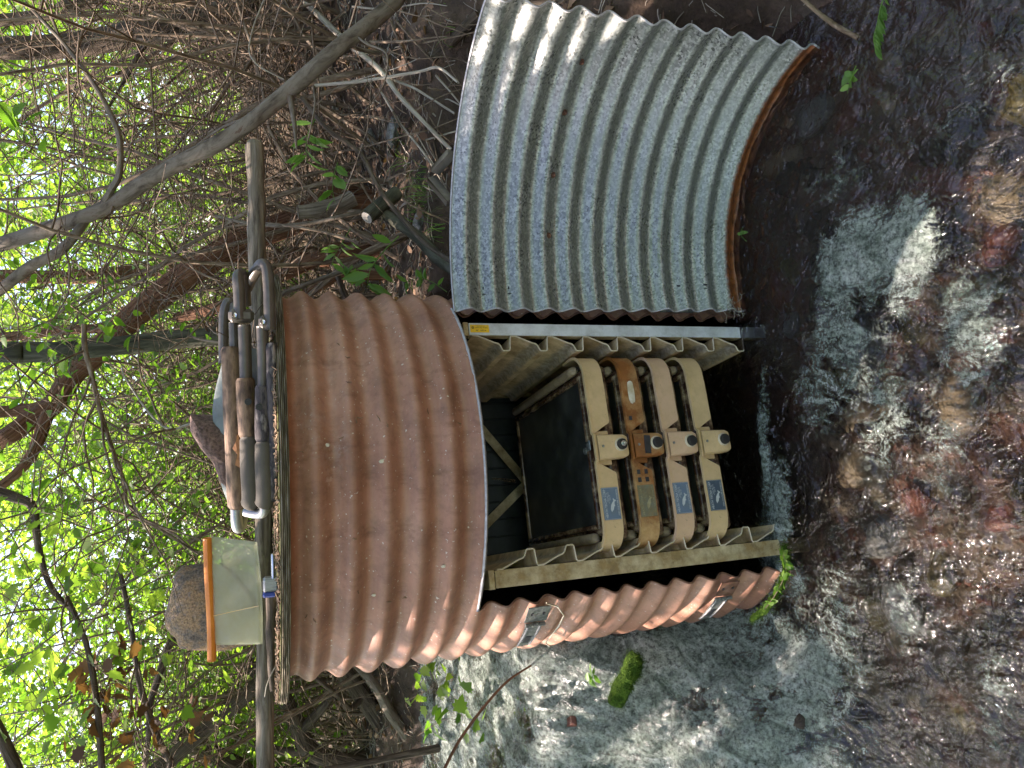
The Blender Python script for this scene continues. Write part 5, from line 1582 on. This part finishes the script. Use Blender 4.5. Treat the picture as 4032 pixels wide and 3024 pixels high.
for i, (path, nl, lab) in enumerate((
    ([(-60, 2000, 2.5), (40, 2100, 2.5), (120, 2250, 2.5), (200, 2350, 2.5)], 34, 'spray of lobed leaves in the upper left near the dark bough'),
    ([(-60, 2300, 2.5), (60, 2380, 2.5), (160, 2500, 2.5), (240, 2600, 2.5)], 36, 'spray of lobed leaves above the thin brown bough'),
    ([(-60, 2600, 2.6), (60, 2650, 2.6), (150, 2760, 2.6), (200, 2880, 2.6)], 36, 'spray of lobed leaves beside the trunk piece in the corner'),
    ([(300, 2080, 3.0), (420, 2130, 3.0), (540, 2200, 3.0), (640, 2300, 3.0)], 40, 'spray of lobed leaves above the grey tan boulder'),
    ([(420, 2380, 3.0), (520, 2430, 3.0), (620, 2480, 3.0), (720, 2600, 3.0)], 34, 'spray of lobed leaves left of the grey tan boulder'))):
    sprig('leafy_spray', lab, path, .058, 'maple', LEAF_B, nl, .002, .10, seed=80 + i)
for i, (path, nl, lab) in enumerate((
    ([(460, 3080, 2.9), (440, 2950, 2.9), (430, 2820, 2.9), (400, 2700, 2.9)], 46, 'cluster of withered brown leaves low on the thin brown bough'),
    ([(500, 2860, 3.0), (460, 2760, 3.0), (430, 2640, 3.0), (420, 2560, 3.0)], 30, 'smaller cluster of withered brown leaves higher on the bough'),
    ([(640, 3060, 3.1), (700, 2900, 3.1), (760, 2760, 3.1)], 20, 'loose withered leaves near the broken off trunk'))):
    sprig('dead_leaf_twig', lab, path, .06, 'maple', LEAF_D, nl, .002, .07, seed=90 + i)
sprig('leafy_twig', 'yellow green leaves on thin stems at the top of the cascade', [(1600, 2760, 2.8), (1680, 2720, 2.7), (1740, 2680, 2.65), (1790, 2640, 2.6)], .045, 'maple', LEAF_B, 20, .0015, .05)
sprig('leafy_twig', 'green lobed leaves touching the cascade left of the drum rim', [(1640, 2900, 2.8), (1700, 2860, 2.75), (1760, 2830, 2.7), (1810, 2840, 2.7)], .06, 'maple', LEAF_A, 16, .0015, .05)
sprig('leafy_twig', 'small leaves tucked against the left rim of the drum', [(1640, 2620, 2.7), (1700, 2640, 2.7), (1740, 2625, 2.7)], .045, 'maple', LEAF_B, 8, .0015, .03)
sprig('water_plant', 'small bright green sprig standing in the cascade', [(2310, 2690, 1.95), (2335, 2660, 1.95), (2350, 2625, 1.95)], .034, 'oval', LEAF_P, 8, .0015, .012)
sprig('water_plant', 'glossy green cress around the foot of the drum at the left', [(3010, 2400, 1.66), (3060, 2330, 1.64), (3095, 2240, 1.63), (3070, 2150, 1.63)], .024, 'oval', LEAF_A, 40, .0015, .016)
sprig('water_plant', 'green waterweed trailing at the right edge of the stream', [(3500, -60, 1.36), (3470, 20, 1.36), (3455, 90, 1.36), (3440, 150, 1.36), (3450, 200, 1.36)], .032, 'lance', LEAF_P, 30, .002, .006, dirv=(-.9, -.1, -.5))
sprig('water_plant', 'floating green leaves between the door and the waterweed', [(3370, 260, 1.42), (3350, 310, 1.42), (3335, 370, 1.42)], .04, 'oval', LEAF_P, 7, .0015, .012)
sprig('water_plant', 'tiny green seedling in the water below the door hinge', [(2940, 950, 1.9), (2920, 930, 1.9), (2915, 910, 1.9)], .02, 'oval', LEAF_P, 5, .001, .006)
def grass(label, px, py, n, L, seed):
    rg = random.Random(seed); p = ghit(px, py, 0, 3.2); m = MB()
    for i in range(n):
        b = Vector((rg.gauss(0, .05), rg.gauss(0, .03), 0)); a = rg.uniform(0, 6.28); l = L * rg.uniform(.5, 1.2); w_ = rg.uniform(.0012, .0026)
        d = Vector((math.cos(a), math.sin(a), 0)); s = Vector((-d.y, d.x, 0)) * w_; pr_ = None
        for k in range(7):
            t_ = k / 6; q = b + d * (l * .7 * t_ ** 1.6) + Vector((0, 0, l * (t_ - .5 * t_ * t_)))
            ww = 1 - t_ * .92; i0 = m.vert(q - s * ww); i1 = m.vert(q + s * ww)
            if pr_: m.face(pr_[0], pr_[1], i1, i0)
            pr_ = (i0, i1)
    o = m.build('grass_tuft', GRASS); o.location = p; tag(o, label, 'grass')
grass('bright green grass tuft above the board offcuts', 1690, 760, 46, .17, 1)
grass('thin grass tuft between the boards and the drum', 1740, 900, 26, .15, 2)
grass('sparse grass blades near the pale grey stick', 1600, 620, 18, .14, 3)
grass('few grass blades behind the top corner of the door', 1790, 70, 14, .12, 4)
grass('grass wisps beside the rounded lichen stone', 1640, 830, 20, .14, 5)
# moss wedge in the cascade
P3 = [atY(x, y, 1.98) for x, y in ((2395, 2770), (2420, 2700), (2455, 2620), (2490, 2560), (2520, 2590), (2510, 2650), (2475, 2720), (2440, 2790))]
c = sum(P3, Vector()) / len(P3); m = MB(); K = 8
RP = []
for i in range(len(P3)):
    for k in range(4): RP.append(P3[i].lerp(P3[(i + 1) % len(P3)], k / 4))
for k in range(K + 1):
    u = -1 + 2 * k / K; s = max(.03, 1 - abs(u) ** 2.2) ** .5
    for p in RP:
        q = c + (p - c) * s + Vector((0, u * .035 - .02 * fbm(p.x * 14, p.z * 14), 0)); m.vert(q + (q - c).normalized() * .010 * fbm(q.x * 25, q.y * 25, q.z * 25, 3))
n_ = len(RP)
for k in range(K):
    for i in range(n_): m.face(k * n_ + i, k * n_ + (i + 1) % n_, (k + 1) * n_ + (i + 1) % n_, (k + 1) * n_ + i)
rg = random.Random(6); base_v = [Vector(v) for v in m.v]
for _ in range(2600):
    v = rg.choice(base_v); d = (v - c).normalized() * rg.uniform(.002, .006) + Vector((rg.gauss(0, .003), rg.gauss(0, .003), -.004)); v = v + Vector((rg.gauss(0, .004), rg.gauss(0, .004), rg.gauss(0, .004)))
    s = d.cross(Vector((0, 0, 1))).normalized() * .0012; m.poly([v - s, v + s, v + d])
o = m.build('moss_clump', MOSS, None, off=c, sharp=60); tag(o, 'wedge of bright green moss growing in the white cascade', 'moss')
def moss_strip(label, pts, r, seed):
    rg = random.Random(seed); P = spline([atY(*q) for q in pts], 6); m = MB()
    m.tube(P, [r * (.6 + .8 * abs(nz(i * .7, seed))) for i in range(len(P))], 9, wob=.5, seed=seed)
    for _ in range(1500):
        p = rg.choice(P) + Vector((rg.gauss(0, r * .6), rg.gauss(0, r * .5), rg.gauss(0, r * .6)))
        d = Vector((rg.gauss(0, 1), rg.gauss(-.6, .6), rg.gauss(.2, 1))).normalized() * rg.uniform(.004, .011)
        sd = d.cross(Vector((0, 0, 1))).normalized() * .0013; m.poly([p - sd, p + sd, p + d])
    tag(m.build('moss_strip', MOSS, None, off=P[0], sharp=60), label, 'moss')
moss_strip('ragged green moss along the waterline at the left foot of the drum', [(2960, 2440, 1.72), (3020, 2390, 1.68), (3070, 2310, 1.66), (3095, 2220, 1.66), (3085, 2150, 1.68)], .013, 3)
# hair roots and bits at the foot of the door hinge
m = MB(); rg = random.Random(12)
for _ in range(22):
    p = atY(rg.uniform(2850, 2915), rg.uniform(1165, 1250), 2.0)
    q = [p]
    for _k in range(4): q.append(q[-1] + Vector((rg.gauss(0, .009), rg.gauss(0, .005), rg.gauss(-.001, .009))))
    m.tube(q, .0009, 3, False)
o = m.build('root_tuft', PALEST, None, off=atY(2890, 1200, 2.0)); tag(o, 'tuft of fine roots hanging at the foot of the door hinge', 'roots')
# thin trickle falling onto the top tray
m = MB(); m.tube([atY(1935, 1885, 2.42), atY(1975, 1888, 2.40), atY(2030, 1895, 2.36)], [.003, .004, .006], 8, wob=.6)
wt = m.build('water_trickle', bpy.data.materials['stream_water'], None, off=atY(1935, 1885, 2.42)); tag(wt, kind='structure')
